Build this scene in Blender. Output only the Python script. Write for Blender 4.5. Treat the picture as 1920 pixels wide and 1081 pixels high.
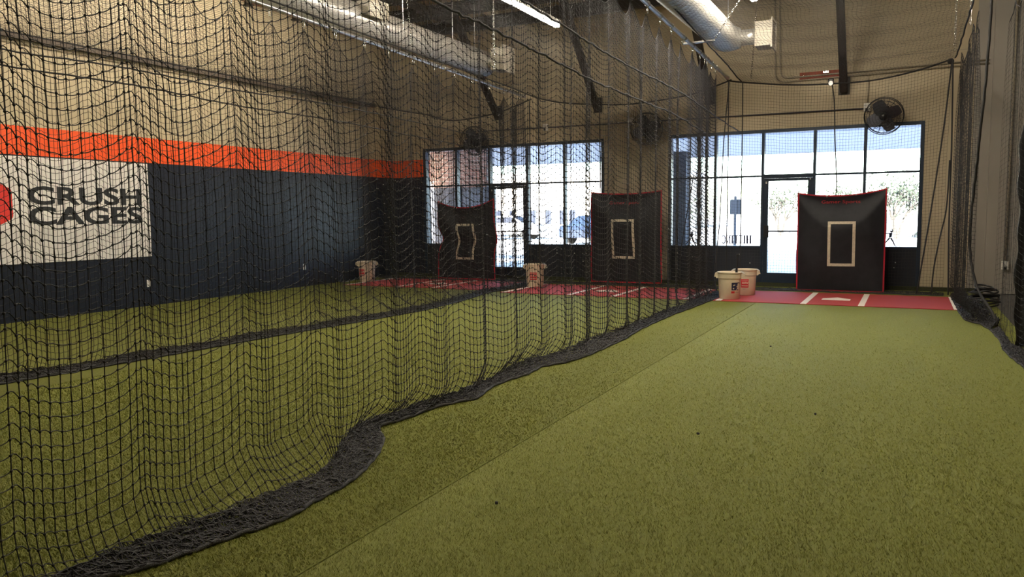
import bpy, bmesh, math, random
import numpy as np
from mathutils import Vector, Matrix
random.seed(7); RNG = np.random.default_rng(7)
PI = math.pi
SC = bpy.context.scene
COL = SC.collection
for o in list(bpy.data.objects): bpy.data.objects.remove(o)

# ------------------------------------------------------------------ camera, sky, sun, exposure
cam_d = bpy.data.cameras.new('camera'); cam = bpy.data.objects.new('camera', cam_d); COL.objects.link(cam)
cam_d.sensor_width = 36.0; cam_d.lens = 36.0 * 1466.2357 / 1920.0; cam_d.clip_start = 0.05; cam_d.clip_end = 500
yaw, pitch, roll = math.radians(-26.918), math.radians(-5.347), math.radians(-0.64)
_f = Vector((math.sin(yaw)*math.cos(pitch), math.cos(yaw)*math.cos(pitch), math.sin(pitch)))
_r = Vector((math.cos(yaw), -math.sin(yaw), 0)); _u = _r.cross(_f)
R_ = _r*math.cos(roll) + _u*math.sin(roll); U_ = _u*math.cos(roll) - _r*math.sin(roll)
M = Matrix(((R_.x, U_.x, -_f.x, 0), (R_.y, U_.y, -_f.y, 0), (R_.z, U_.z, -_f.z, 1.4597), (0, 0, 0, 1)))
cam.matrix_world = M
SC.camera = cam

W = bpy.data.worlds.new('sky'); SC.world = W; W.use_nodes = True
nt = W.node_tree; nt.nodes.clear()
wo = nt.nodes.new('ShaderNodeOutputWorld'); bg = nt.nodes.new('ShaderNodeBackground'); sk = nt.nodes.new('ShaderNodeTexSky')
sk.sky_type = 'NISHITA'; sk.sun_disc = False; sk.sun_elevation = math.radians(22); sk.sun_rotation = math.radians(183)
sk.altitude = 600; sk.air_density = 1.0; sk.dust_density = 2.0
bg.inputs[1].default_value = 2.2
nt.links.new(sk.outputs[0], bg.inputs[0]); nt.links.new(bg.outputs[0], wo.inputs[0])
SUN_STRENGTH = 85.0
sd = bpy.data.lights.new('sun', 'SUN'); sd.energy = SUN_STRENGTH; sd.color = (1.0, 0.93, 0.82); sd.angle = math.radians(0.6)
sun = bpy.data.objects.new('sun', sd); COL.objects.link(sun)
sun.rotation_euler = Vector((0.05, 1.0, -math.tan(math.radians(22)))).to_track_quat('-Z', 'Y').to_euler()
STRIP = 140.0           # brightness of the LED strips
SC.view_settings.view_transform = 'Standard'; SC.view_settings.look = 'None'
SC.view_settings.exposure = 0.0; SC.view_settings.gamma = 1.0; SC.view_settings.use_curve_mapping = False
SC.cycles.max_bounces = 10; SC.cycles.diffuse_bounces = 4; SC.cycles.transparent_max_bounces = 12
SC.cycles.caustics_reflective = False; SC.cycles.caustics_refractive = False; SC.cycles.sample_clamp_indirect = 8.0

# ------------------------------------------------------------------ materials
def mat(name, col, rough=0.6, metal=0.0, spec=0.5, noise=None, bump=None, coords='Object'):
    m = bpy.data.materials.new(name); m.use_nodes = True
    n = m.node_tree.nodes; l = m.node_tree.links; b = n['Principled BSDF']
    b.inputs['Base Color'].default_value = (*col, 1); b.inputs['Roughness'].default_value = rough
    b.inputs['Metallic'].default_value = metal; b.inputs['Specular IOR Level'].default_value = spec
    tc = n.new('ShaderNodeTexCoord')
    if noise:                                   # (scale, amount[, second colour])
        nz = n.new('ShaderNodeTexNoise'); nz.inputs['Scale'].default_value = noise[0]; nz.inputs['Detail'].default_value = 5
        l.new(tc.outputs[coords], nz.inputs['Vector'])
        mx = n.new('ShaderNodeMix'); mx.data_type = 'RGBA'
        mx.inputs['A'].default_value = (*col, 1)
        c2 = noise[2] if len(noise) > 2 else tuple(c*(1-noise[1]) for c in col)
        mx.inputs['B'].default_value = (*c2, 1)
        mr = n.new('ShaderNodeMapRange'); mr.inputs[1].default_value = 0.35; mr.inputs[2].default_value = 0.65
        l.new(nz.outputs['Fac'], mr.inputs[0]); l.new(mr.outputs[0], mx.inputs['Factor']); l.new(mx.outputs['Result'], b.inputs['Base Color'])
    if bump:
        nb = n.new('ShaderNodeTexNoise'); nb.inputs['Scale'].default_value = bump[0]; nb.inputs['Detail'].default_value = 4
        l.new(tc.outputs[coords], nb.inputs['Vector'])
        bp = n.new('ShaderNodeBump'); bp.inputs['Strength'].default_value = bump[1]; bp.inputs['Distance'].default_value = bump[2] if len(bump) > 2 else 0.01
        l.new(nb.outputs['Fac'], bp.inputs['Height']); l.new(bp.outputs['Normal'], b.inputs['Normal'])
    return m
def emit(name, col, s):
    m = bpy.data.materials.new(name); m.use_nodes = True; n = m.node_tree.nodes; n.clear()
    o = n.new('ShaderNodeOutputMaterial'); e = n.new('ShaderNodeEmission'); e.inputs[0].default_value = (*col, 1); e.inputs[1].default_value = s
    m.node_tree.links.new(e.outputs[0], o.inputs[0]); return m
def turf_mat(name, a, b_):
    m = mat(name, a, 0.75, spec=0.25, bump=(420, 0.6, 0.012))
    n = m.node_tree.nodes; l = m.node_tree.links; p = n['Principled BSDF']; tc = n['Texture Coordinate']
    big = n.new('ShaderNodeTexNoise'); big.inputs['Scale'].default_value = 1.3; big.inputs['Detail'].default_value = 4
    mp = n.new('ShaderNodeMapping'); mp.inputs['Scale'].default_value = (2.2, 0.5, 1)
    l.new(tc.outputs['Object'], mp.inputs['Vector']); l.new(mp.outputs[0], big.inputs['Vector'])
    fine = n.new('ShaderNodeTexNoise'); fine.inputs['Scale'].default_value = 260; fine.inputs['Detail'].default_value = 3
    l.new(tc.outputs['Object'], fine.inputs['Vector'])
    mid = n.new('ShaderNodeTexNoise'); mid.inputs['Scale'].default_value = 45; mid.inputs['Detail'].default_value = 6
    l.new(tc.outputs['Object'], mid.inputs['Vector'])
    add = n.new('ShaderNodeMath'); add.operation = 'ADD'; l.new(fine.outputs['Fac'], add.inputs[0]); l.new(mid.outputs['Fac'], add.inputs[1])
    mul = n.new('ShaderNodeMath'); mul.operation = 'MULTIPLY_ADD'; l.new(add.outputs[0], mul.inputs[0]); mul.inputs[1].default_value = 1.6; mul.inputs[2].default_value = -1.35
    ad2 = n.new('ShaderNodeMath'); ad2.operation = 'MULTIPLY_ADD'; l.new(big.outputs['Fac'], ad2.inputs[0]); ad2.inputs[1].default_value = 0.7; l.new(mul.outputs[0], ad2.inputs[2]); ad2.use_clamp = True
    mx = n.new('ShaderNodeMix'); mx.data_type = 'RGBA'; mx.inputs['A'].default_value = (*b_, 1); mx.inputs['B'].default_value = (*a, 1)
    l.new(ad2.outputs[0], mx.inputs['Factor']); l.new(mx.outputs['Result'], p.inputs['Base Color'])
    return m
def glass_mat():
    m = bpy.data.materials.new('clear_glass'); m.use_nodes = True; n = m.node_tree.nodes; n.clear(); l = m.node_tree.links
    o = n.new('ShaderNodeOutputMaterial'); t = n.new('ShaderNodeBsdfTransparent'); t.inputs[0].default_value = (0.93, 0.96, 0.98, 1)
    g = n.new('ShaderNodeBsdfGlossy'); g.inputs['Roughness'].default_value = 0.02; f = n.new('ShaderNodeFresnel'); f.inputs[0].default_value = 1.45
    x = n.new('ShaderNodeMixShader'); l.new(f.outputs[0], x.inputs[0]); l.new(t.outputs[0], x.inputs[1]); l.new(g.outputs[0], x.inputs[2]); l.new(x.outputs[0], o.inputs[0])
    return m
def painted_wall():                              # navy below, orange band, beige above: paint on the wall at fixed heights
    m = mat('banded_wall_paint', (0.5, 0.42, 0.28), 0.45, spec=0.35, bump=(60, 0.05))
    n = m.node_tree.nodes; l = m.node_tree.links; p = n['Principled BSDF']; tc = n['Texture Coordinate']
    s = n.new('ShaderNodeSeparateXYZ'); l.new(tc.outputs['Object'], s.inputs[0])
    def above(z):
        g = n.new('ShaderNodeMath'); g.operation = 'GREATER_THAN'; g.inputs[1].default_value = z; l.new(s.outputs['Z'], g.inputs[0]); return g
    a = n.new('ShaderNodeMix'); a.data_type = 'RGBA'; a.inputs['A'].default_value = (0.012, 0.0155, 0.029, 1); a.inputs['B'].default_value = (0.86, 0.105, 0.018, 1); l.new(above(2.405).outputs[0], a.inputs['Factor'])
    b = n.new('ShaderNodeMix'); b.data_type = 'RGBA'; b.inputs['B'].default_value = (0.50, 0.42, 0.28, 1); l.new(a.outputs['Result'], b.inputs['A']); l.new(above(2.82).outputs[0], b.inputs['Factor'])
    l.new(b.outputs['Result'], p.inputs['Base Color']); return m
def brick_mat(name, c1, c2, c3):
    m = mat(name, c1, 0.85); n = m.node_tree.nodes; l = m.node_tree.links
    b = n.new('ShaderNodeTexBrick'); b.inputs['Color1'].default_value = (*c1, 1); b.inputs['Color2'].default_value = (*c2, 1); b.inputs['Mortar'].default_value = (*c3, 1)
    b.inputs['Scale'].default_value = 2.4; mp = n.new('ShaderNodeMapping'); mp.inputs['Rotation'].default_value = (PI/2, 0, 0)
    l.new(n['Texture Coordinate'].outputs['Object'], mp.inputs[0]); l.new(mp.outputs[0], b.inputs[0]); l.new(b.outputs['Color'], n['Principled BSDF'].inputs['Base Color']); return m

M_wallband = painted_wall()
M_beige = mat('beige_wall_paint', (0.50, 0.42, 0.29), 0.55, spec=0.3, noise=(0.7, 0.08), bump=(60, 0.05))
M_ceil = mat('tan_roof_deck', (0.40, 0.32, 0.21), 0.7, noise=(1.2, 0.12))
M_steel_dark = mat('dark_brown_steel', (0.030, 0.024, 0.020), 0.6)
M_slab = mat('dark_polished_concrete', (0.07, 0.075, 0.085), 0.22, noise=(3, 0.3))
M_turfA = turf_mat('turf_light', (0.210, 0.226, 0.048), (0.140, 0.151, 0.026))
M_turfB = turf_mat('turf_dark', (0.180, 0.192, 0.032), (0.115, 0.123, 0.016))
M_fibA = mat('turf_fibre_light', (0.315, 0.333, 0.074), 0.5, noise=(60, 0.25)); M_fibB = mat('turf_fibre_dark', (0.272, 0.288, 0.052), 0.5, noise=(60, 0.25))
M_clay = mat('red_clay_turf', (0.40, 0.045, 0.045), 0.85, noise=(240, 0.25), bump=(500, 0.5, 0.004))
M_white_line = mat('white_turf_inlay', (0.78, 0.72, 0.66), 0.85, noise=(200, 0.15))
M_frame = mat('glare_tinted_window_metal', (0.016, 0.030, 0.055), 0.38, metal=0.2)  # bronze metal tinted navy to carry the glare veil around the windows
M_panel = mat('black_wall_panel', (0.012, 0.016, 0.026), 0.5)
M_glass = glass_mat()
M_net = mat('black_nylon_twine', (0.013, 0.012, 0.014), 0.65, spec=0.4)
M_skirt = mat('charcoal_nylon_twine', (0.017, 0.016, 0.017), 0.7, spec=0.4)
M_rope = mat('black_braided_rope', (0.022, 0.021, 0.023), 0.75, bump=(180, 0.6))
M_hem = mat('grey_hem_rope', (0.042, 0.040, 0.041), 0.75, bump=(180, 0.8))
M_galv = mat('galvanised_steel', (0.62, 0.61, 0.60), 0.32, metal=0.9, noise=(14, 0.2))
M_duct = mat('spiral_duct_metal', (0.70, 0.68, 0.64), 0.34, metal=0.5, noise=(5, 0.12))
M_chrome = mat('bright_zinc', (0.8, 0.8, 0.8), 0.2, metal=1.0)
M_white = mat('white_plastic', (0.75, 0.73, 0.68), 0.5)
M_grille = mat('off_white_metal', (0.62, 0.57, 0.48), 0.5)
M_bucket = mat('cream_plastic', (0.72, 0.62, 0.45), 0.5, noise=(9, 0.12))
M_red = mat('red_print', (0.55, 0.018, 0.03), 0.5); M_navy = mat('navy_print', (0.015, 0.022, 0.07), 0.5); M_grey = mat('grey_print', (0.35, 0.33, 0.30), 0.6)
M_vinyl = mat('black_mesh_vinyl', (0.013, 0.014, 0.020), 0.6, spec=0.35, noise=(7, 0.35), bump=(300, 0.2))
M_redtrim = mat('red_webbing', (0.42, 0.012, 0.03), 0.7)
M_redtext = mat('red_letter_print', (0.30, 0.02, 0.03), 0.7)
M_tape = mat('cream_tape', (0.62, 0.55, 0.42), 0.7, noise=(30, 0.2))
M_banner = mat('white_vinyl_banner', (0.80, 0.76, 0.72), 0.5, noise=(2, 0.05))
M_black = mat('black_print', (0.018, 0.019, 0.022), 0.5)
M_logo = mat('red_logo_print', (0.65, 0.03, 0.02), 0.5)
M_blackplastic = mat('black_plastic', (0.012, 0.012, 0.014), 0.4)
M_fanblade = mat('dark_fan_blade', (0.06, 0.06, 0.075), 0.4, metal=0.3)
M_conduit = mat('beige_painted_conduit', (0.36, 0.31, 0.23), 0.5); M_conduit_d = mat('dark_conduit', (0.05, 0.045, 0.06), 0.5)
M_rust = mat('red_primer_steel', (0.36, 0.085, 0.045), 0.7, noise=(12, 0.3))
M_led = emit('led_diffuser', (1.0, 0.89, 0.72), STRIP)
def translucent(name, col):
    m = bpy.data.materials.new(name); m.use_nodes = True; n = m.node_tree.nodes; n.clear(); l = m.node_tree.links
    o = n.new('ShaderNodeOutputMaterial'); d = n.new('ShaderNodeBsdfDiffuse'); t = n.new('ShaderNodeBsdfTranslucent'); x = n.new('ShaderNodeMixShader')
    d.inputs[0].default_value = (*col, 1); t.inputs[0].default_value = (*col, 1); x.inputs[0].default_value = 0.8
    l.new(d.outputs[0], x.inputs[1]); l.new(t.outputs[0], x.inputs[2]); l.new(x.outputs[0], o.inputs[0]); return m
M_soffit = mat('pale_soffit', (0.82, 0.80, 0.82), 0.7); M_fascia = mat('pale_stucco', (0.78, 0.76, 0.76), 0.8, noise=(8, 0.1))
M_brick = brick_mat('pink_brick', (0.42, 0.26, 0.22), (0.34, 0.21, 0.18), (0.5, 0.45, 0.4)); M_block = brick_mat('slate_block', (0.10, 0.105, 0.13), (0.085, 0.09, 0.115), (0.13, 0.13, 0.15))
M_walk = mat('concrete_walk', (0.17, 0.20, 0.235), 0.8, noise=(2, 0.1)); M_lot = mat('pale_lot', (0.60, 0.57, 0.53), 0.9, noise=(0.6, 0.12))
M_stucco = mat('white_stucco', (0.70, 0.66, 0.60), 0.9); M_winfar = mat('dark_far_glass', (0.012, 0.016, 0.03), 0.6, spec=0.15)
M_bark = mat('grey_bark', (0.04, 0.035, 0.03), 0.9); M_leaf = mat('dusty_leaf', (0.030, 0.042, 0.024), 0.7, noise=(3, 0.4)); M_shrub = mat('shrub_leaf', (0.022, 0.030, 0.020), 0.8)
M_carw = mat('white_car_paint', (0.75, 0.75, 0.76), 0.25); M_carb = mat('blue_grey_car_paint', (0.012, 0.018, 0.035), 0.4); M_tyre = mat('tyre', (0.015, 0.015, 0.015), 0.8)
M_signback = mat('grey_sign_metal', (0.13, 0.135, 0.15), 0.6, metal=0.3)
M_floor_mat = mat('concrete_slab', (0.25, 0.24, 0.23), 0.8)

# ------------------------------------------------------------------ builders
class MB:
    def __init__(s): s.v = []; s.f = []
    def add(s, vs, fs):
        o = len(s.v); s.v += [tuple(v) for v in vs]; s.f += [tuple(i+o for i in f) for f in fs]; return s
    def box(s, x0, x1, y0, y1, z0, z1, mtx=None, ch=0.0):
        if ch > 0:
            c = ch; vs = []
            for z in (z0, z0+c, z1-c, z1):
                k = c if z in (z0, z1) else 0
                vs += [(x0+c+k*0, y0+k, z), (x1-c, y0+k, z), (x1-k, y0+c, z), (x1-k, y1-c, z), (x1-c, y1-k, z), (x0+c, y1-k, z), (x0+k, y1-c, z), (x0+k, y0+c, z)]
            fs = [tuple(range(7, -1, -1)), tuple(range(24, 32))]
            for r in range(3):
                for i in range(8): fs.append((r*8+i, r*8+(i+1) % 8, r*8+8+(i+1) % 8, r*8+8+i))
        else:
            vs = [(x0, y0, z0), (x1, y0, z0), (x1, y1, z0), (x0, y1, z0), (x0, y0, z1), (x1, y0, z1), (x1, y1, z1), (x0, y1, z1)]
            fs = [(3, 2, 1, 0), (4, 5, 6, 7), (0, 1, 5, 4), (1, 2, 6, 5), (2, 3, 7, 6), (3, 0, 4, 7)]
        if mtx: vs = [mtx @ Vector(v) for v in vs]
        return s.add(vs, fs)
    def tube(s, pts, r, n=8, cap=True, closed=False):
        P = [Vector(p) for p in pts]; k = len(P); rr = r if isinstance(r, (list, tuple)) else [r]*k
        up = None; vs = []; fs = []
        for i in range(k):
            a = P[(i-1) % k] if (closed or i > 0) else P[i]; b = P[(i+1) % k] if (closed or i < k-1) else P[i]
            t = (b-a).normalized() if (b-a).length > 1e-9 else Vector((0, 0, 1))
            if up is None:
                up = t.orthogonal().normalized()
            up = (up - t*up.dot(t)); up = up.normalized() if up.length > 1e-6 else t.orthogonal().normalized()
            w = t.cross(up)
            for j in range(n):
                q = 2*PI*j/n; vs.append(P[i] + (up*math.cos(q) + w*math.sin(q))*rr[i])
        m = k if closed else k-1
        for i in range(m):
            for j in range(n):
                i2 = (i+1) % k; fs.append((i*n+j, i*n+(j+1) % n, i2*n+(j+1) % n, i2*n+j))
        if cap and not closed: fs += [tuple(range(n-1, -1, -1)), tuple((k-1)*n+j for j in range(n))]
        return s.add(vs, fs)
    def lathe(s, prof, n=32, mtx=None, a0=0.0, a1=2*PI):
        full = abs(a1-a0-2*PI) < 1e-6; c = n if full else n+1; vs = []; fs = []
        for r, z in prof:
            for j in range(c):
                q = a0+(a1-a0)*j/n; vs.append((r*math.cos(q), r*math.sin(q), z))
        for i in range(len(prof)-1):
            for j in range(n):
                j2 = (j+1) % c; fs.append((i*c+j, i*c+j2, (i+1)*c+j2, (i+1)*c+j))
        if mtx: vs = [mtx @ Vector(v) for v in vs]
        return s.add(vs, fs)
    def poly(s, pts, d):                                   # pts: closed outline; d: extrusion vector
        n = len(pts); P = [Vector(p) for p in pts]; Q = [p+Vector(d) for p in P]
        return s.add(P+Q, [tuple(range(n-1, -1, -1)), tuple(range(n, 2*n))]+[(i, (i+1) % n, n+(i+1) % n, n+i) for i in range(n)])
def obj(name, mb, m, parent=None, smooth=False, loc=None):
    me = bpy.data.meshes.new(name); me.from_pydata([tuple(v) for v in mb.v], [], mb.f); me.materials.append(m)
    if smooth: me.polygons.foreach_set('use_smooth', [True]*len(me.polygons))
    me.update(); o = bpy.data.objects.new(name, me); COL.objects.link(o)
    if parent: o.parent = parent
    if loc: o.location = loc
    return o
def fixnormals(o):
    bm = bmesh.new(); bm.from_mesh(o.data); bmesh.ops.recalc_face_normals(bm, faces=bm.faces); bm.to_mesh(o.data); bm.free(); return o
def autosmooth(o, ang=40):
    bm = bmesh.new(); bm.from_mesh(o.data); bmesh.ops.recalc_face_normals(bm, faces=bm.faces)
    for f in bm.faces: f.smooth = True
    for e in bm.edges:
        if len(e.link_faces) == 2 and e.calc_face_angle(0) > math.radians(ang): e.smooth = False
    bm.to_mesh(o.data); bm.free(); return o
def thing(name, label, cat, loc=(0, 0, 0), group=None, rz=0.0):
    o = bpy.data.objects.new(name, None); COL.objects.link(o); o.location = loc; o.rotation_euler = (0, 0, rz); o.empty_display_size = 0.1
    return tag(o, label, cat, group)
def tag(o, label, cat, group=None):
    o['label'] = label; o['category'] = cat
    if group: o['group'] = group
    return o
def struct(name, mb, m, parent=None, smooth=False):
    o = obj(name, mb, m, parent, smooth)
    if parent is None: o['kind'] = 'structure'
    return o
def sgroup(name):
    o = bpy.data.objects.new(name, None); COL.objects.link(o); o['kind'] = 'structure'; return o
def dup(root, loc, label=None, rot=None, group=None):
    r = root.copy(); COL.objects.link(r); r.location = loc
    if rot is not None: r.rotation_euler = rot
    if label: r['label'] = label
    if group: r['group'] = group
    for ch in list(root.children):
        c = ch.copy(); COL.objects.link(c); c.parent = r
        for g in list(ch.children):
            d = g.copy(); COL.objects.link(d); d.parent = c
    return r
def text_mesh(s, x0, x1, z0, z1, fn, bold=0.0, depth=0.004):
    """letters fitted into the box x0..x1 by z0..z1, every vertex placed by fn(x, z, d)"""
    cu = bpy.data.curves.new('letters', 'FONT'); cu.body = s; cu.offset = bold; cu.extrude = 0.5; cu.resolution_u = 4
    ob = bpy.data.objects.new('letters', cu); COL.objects.link(ob); dg = bpy.context.evaluated_depsgraph_get(); dg.update()
    me = bpy.data.meshes.new_from_object(ob.evaluated_get(dg)); bpy.data.objects.remove(ob); bpy.data.curves.remove(cu)
    co = np.array([v.co[:] for v in me.vertices]); mn, mx = co.min(0), co.max(0)
    mb = MB()
    vs = [fn(x0+(c[0]-mn[0])/(mx[0]-mn[0])*(x1-x0), z0+(c[1]-mn[1])/(mx[1]-mn[1])*(z1-z0), depth if c[2] > 0 else 0.0) for c in co]
    mb.add(vs, [tuple(p.vertices) for p in me.polygons]); bpy.data.meshes.remove(me); return mb

# fast mesh of many thin three-sided strands
def strands(name, A, B, r, m, parent=None, knots=None, kr=0.0):
    A = np.asarray(A, float).reshape(-1, 3); B = np.asarray(B, float).reshape(-1, 3)
    d = B-A; L = np.linalg.norm(d, axis=1); ok = L > 1e-6; A, B, d, L = A[ok], B[ok], d[ok], L[ok]
    rr = np.broadcast_to(np.asarray(r, float), ok.shape)[ok][:, None]
    t = d/L[:, None]; ref = np.where(np.abs(t[:, 2:3]) < 0.8, [[0, 0, 1.0]], [[1.0, 0, 0]])
    u = np.cross(t, ref); u /= np.linalg.norm(u, axis=1)[:, None]; w = np.cross(t, u)
    n = len(A); V = np.empty((n, 6, 3))
    for k in range(3):
        q = 2*PI*k/3; off = (u*math.cos(q)+w*math.sin(q))*rr; V[:, k] = A+off; V[:, 3+k] = B+off
    F = np.empty((n, 3, 4), np.int32); base = (np.arange(n)*6)[:, None]
    for k in range(3):
        k2 = (k+1) % 3; F[:, k] = base+np.array([[k, k2, 3+k2, 3+k]])
    verts = V.reshape(-1, 3); loops = F.reshape(-1); starts = np.arange(n*3)*4
    if knots is not None:
        K = np.asarray(knots, float).reshape(-1, 3); nk = len(K)
        od = np.array([[1, 0, 0], [-1, 0, 0], [0, 1, 0], [0, -1, 0], [0, 0, 1.25], [0, 0, -1.25]])*kr
        KV = (K[:, None, :]+od[None]).reshape(-1, 3)
        tri = np.array([[0, 2, 4], [2, 1, 4], [1, 3, 4], [3, 0, 4], [2, 0, 5], [1, 2, 5], [3, 1, 5], [0, 3, 5]])
        KF = (tri[None]+(np.arange(nk)*6)[:, None, None]+len(verts)).reshape(-1)
        starts = np.concatenate([starts, len(loops)+np.arange(nk*8)*3]); loops = np.concatenate([loops, KF]); verts = np.concatenate([verts, KV])
    me = bpy.data.meshes.new(name); me.vertices.add(len(verts)); me.vertices.foreach_set('co', verts.reshape(-1).astype(np.float32))
    me.loops.add(len(loops)); me.loops.foreach_set('vertex_index', loops.astype(np.int32))
    me.polygons.add(len(starts)); me.polygons.foreach_set('loop_start', starts.astype(np.int32))
    me.update(calc_edges=True); me.materials.append(m)
    o = bpy.data.objects.new(name, me); COL.objects.link(o)
    if parent: o.parent = parent
    o['kind'] = 'stuff'
    return o
def grid_net(name, P, r, m, parent, hseg=1, droop=0.0, knots=False, kr=0.004, scurve=True, mask=None):
    """P[row, col] are the knots; columns are straight, rows hang between knots"""
    A = [P[:-1].reshape(-1, 3)]; B = [P[1:].reshape(-1, 3)]
    a, b = P[:, :-1], P[:, 1:]
    ts = np.linspace(0, 1, hseg+1); prev = a
    for k in range(1, hseg+1):
        t = ts[k]; q = a+(b-a)*t
        if hseg > 1:
            dz = b[..., 2]-a[..., 2]; dn = np.clip(-dz/0.012, 0, 1); td = t**1.7; s = (1-dn)*t+dn*(td*td*(3-2*td)); q = q.copy()
            q[..., 2] = a[..., 2]+dz*s+droop*4*t*(1-t)*(1.0*dn-0.9*(1-dn))
        A.append(prev.reshape(-1, 3)); B.append(q.reshape(-1, 3)); prev = q
    return strands(name, np.concatenate(A), np.concatenate(B), r, m, parent, P if knots else None, kr)
def rope_pts(pts, n=60):
    P = np.array(pts, float); s = np.concatenate([[0], np.cumsum(np.linalg.norm(np.diff(P, axis=0), axis=1))]); q = np.linspace(0, s[-1], n)
    # smooth through the points (Catmull-Rom)
    out = []
    for v in q:
        i = min(max(np.searchsorted(s, v)-1, 0), len(P)-2); t = (v-s[i])/max(s[i+1]-s[i], 1e-9)
        p0 = P[max(i-1, 0)]; p1 = P[i]; p2 = P[i+1]; p3 = P[min(i+2, len(P)-1)]
        out.append(0.5*((2*p1)+(-p0+p2)*t+(2*p0-5*p1+4*p2-p3)*t*t+(-p0+3*p1-3*p2+p3)*t**3))
    return [Vector(o) for o in out]

YW = 16.1            # inner face of the window wall
ZC = 5.75            # underside of the roof deck
# ------------------------------------------------------------------ setting: room shell
fl = struct('floor', MB().box(-11.75, 7.3, -5.3, 16.4, -0.3, -0.03), M_floor_mat)
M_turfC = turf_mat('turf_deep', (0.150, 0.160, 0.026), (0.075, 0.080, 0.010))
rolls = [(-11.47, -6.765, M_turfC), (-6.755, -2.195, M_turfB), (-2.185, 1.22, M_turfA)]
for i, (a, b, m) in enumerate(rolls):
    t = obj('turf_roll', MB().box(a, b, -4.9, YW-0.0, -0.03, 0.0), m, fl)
obj('concrete_surface', MB().box(1.22, 7.0, -4.9, YW, -0.03, -0.006), M_slab, fl)
# individual turf fibres where the camera is close enough to see them
def fibres(n, xr, m, name, tilt):
    c0 = np.array([0, 0.0])
    y = 1.6*(13.0/1.6)**(RNG.random(n*3)**1.1); x = RNG.uniform(-6.75, 1.2, n*3)
    k = (RNG.random(len(y)) < np.clip((12.5-y)/9.0, 0, 1)**1.5) & (x > xr[0]) & (x < xr[1]) & (x > -1.75*y-0.2) & (x < 0.22*y+0.2); x, y = x[k][:n], y[k][:n]; n = len(x)
    h = RNG.uniform(0.008, 0.017, n); w = RNG.uniform(0.0012, 0.0022, n)*np.clip(y/3.0, 1, 1.6); a = RNG.uniform(0, PI, n)
    lx = RNG.normal(tilt[0], 0.007, n); ly = RNG.normal(tilt[1], 0.007, n)
    V = np.zeros((n, 3, 3)); V[:, 0] = np.stack([x-np.cos(a)*w, y-np.sin(a)*w, np.zeros(n)], 1); V[:, 1] = np.stack([x+np.cos(a)*w, y+np.sin(a)*w, np.zeros(n)], 1); V[:, 2] = np.stack([x+lx, y+ly, h], 1)
    me = bpy.data.meshes.new(name); me.vertices.add(n*3); me.vertices.foreach_set('co', V.reshape(-1).astype(np.float32)); me.loops.add(n*3); me.loops.foreach_set('vertex_index', np.arange(n*3, dtype=np.int32))
    me.polygons.add(n); me.polygons.foreach_set('loop_start', np.arange(n, dtype=np.int32)*3); me.update(calc_edges=True); me.materials.append(m)
    return me
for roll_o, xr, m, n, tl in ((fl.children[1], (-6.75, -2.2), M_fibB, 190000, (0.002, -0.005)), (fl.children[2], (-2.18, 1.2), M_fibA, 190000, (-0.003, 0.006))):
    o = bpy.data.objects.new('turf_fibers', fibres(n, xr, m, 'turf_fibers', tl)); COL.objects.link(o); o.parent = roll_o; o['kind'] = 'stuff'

wl = struct('wall_left', MB().box(-11.75, -11.47, -5.3, 16.4, -0.03, 6.8), M_wallband)
struct('wall_rear', MB().box(-11.75, 7.3, -5.3, -5.0, -0.03, 6.0), M_beige)
struct('wall_right', MB().box(7.0, 7.3, -5.3, 16.4, -0.03, 6.0), M_beige)
S1 = (-10.51, -5.94); S2 = (-4.47, 0.165); ZT = 3.06; ZS = 0.80
fw = MB()
fw.box(S1[1], S2[0], YW, YW+0.25, -0.03, ZT).box(S2[1], 7.3, YW, YW+0.25, -0.03, ZT).box(-11.47, 7.3, YW, YW+0.25, ZT, 6.8)
wf = struct('wall_far', fw, M_beige)
obj('painted_return', MB().box(-11.47, S1[0], YW-0.004, YW+0.25, -0.03, ZT), M_wallband, wf)
# board joints across the far wall
for z in (4.26, 5.45): obj('board_joint', MB().box(-11.4, 7.0, YW-0.004, YW+0.01, z-0.006, z+0.006), M_conduit, wf)
M_greywall = mat('grey_wall_tone', (0.36, 0.33, 0.29), 0.6, noise=(0.8, 0.1))  # right part of the far wall and its pilaster, greyer than the beige
obj('grey_wall_face', MB().box(0.95, 6.99, YW-0.006, YW, 0, ZC), M_greywall, wf); obj('pilaster', MB().box(1.2, 1.75, YW-0.14, YW, 0, ZC), M_greywall, wf)
b1 = struct('baseboard_far', MB().box(-11.4, S1[0], YW-0.03, YW, 0, 0.075).box(S1[0], 3.0, YW-0.035, YW-0.0, 0, 0.075), mat('dark_turf_strip', (0.05, 0.055, 0.022), 0.9, noise=(90, 0.5), bump=(300, 0.6)))
ce = struct('ceiling', MB().box(-11.75, 7.3, -5.3, 16.4, ZC, ZC+0.3), M_ceil)
for k in range(17):
    y = 15.3-1.29*k
    j = MB(); j.box(-11.45, 6.98, y-0.05, y+0.05, ZC-0.03, ZC).box(-11.45, 6.98, y-0.012, y+0.012, ZC-0.24, ZC-0.03).box(-11.45, 6.98, y-0.05, y+0.05, ZC-0.265, ZC-0.24)
    obj('ceiling_joist', j, M_steel_dark, ce)
for x in (-8.47, -3.65, 1.2):
    g = MB().box(x-0.06, x+0.06, -4.9, 14.0, ZC-0.42, ZC-0.27); obj('ceiling_girder', g, M_steel_dark, ce)

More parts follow.
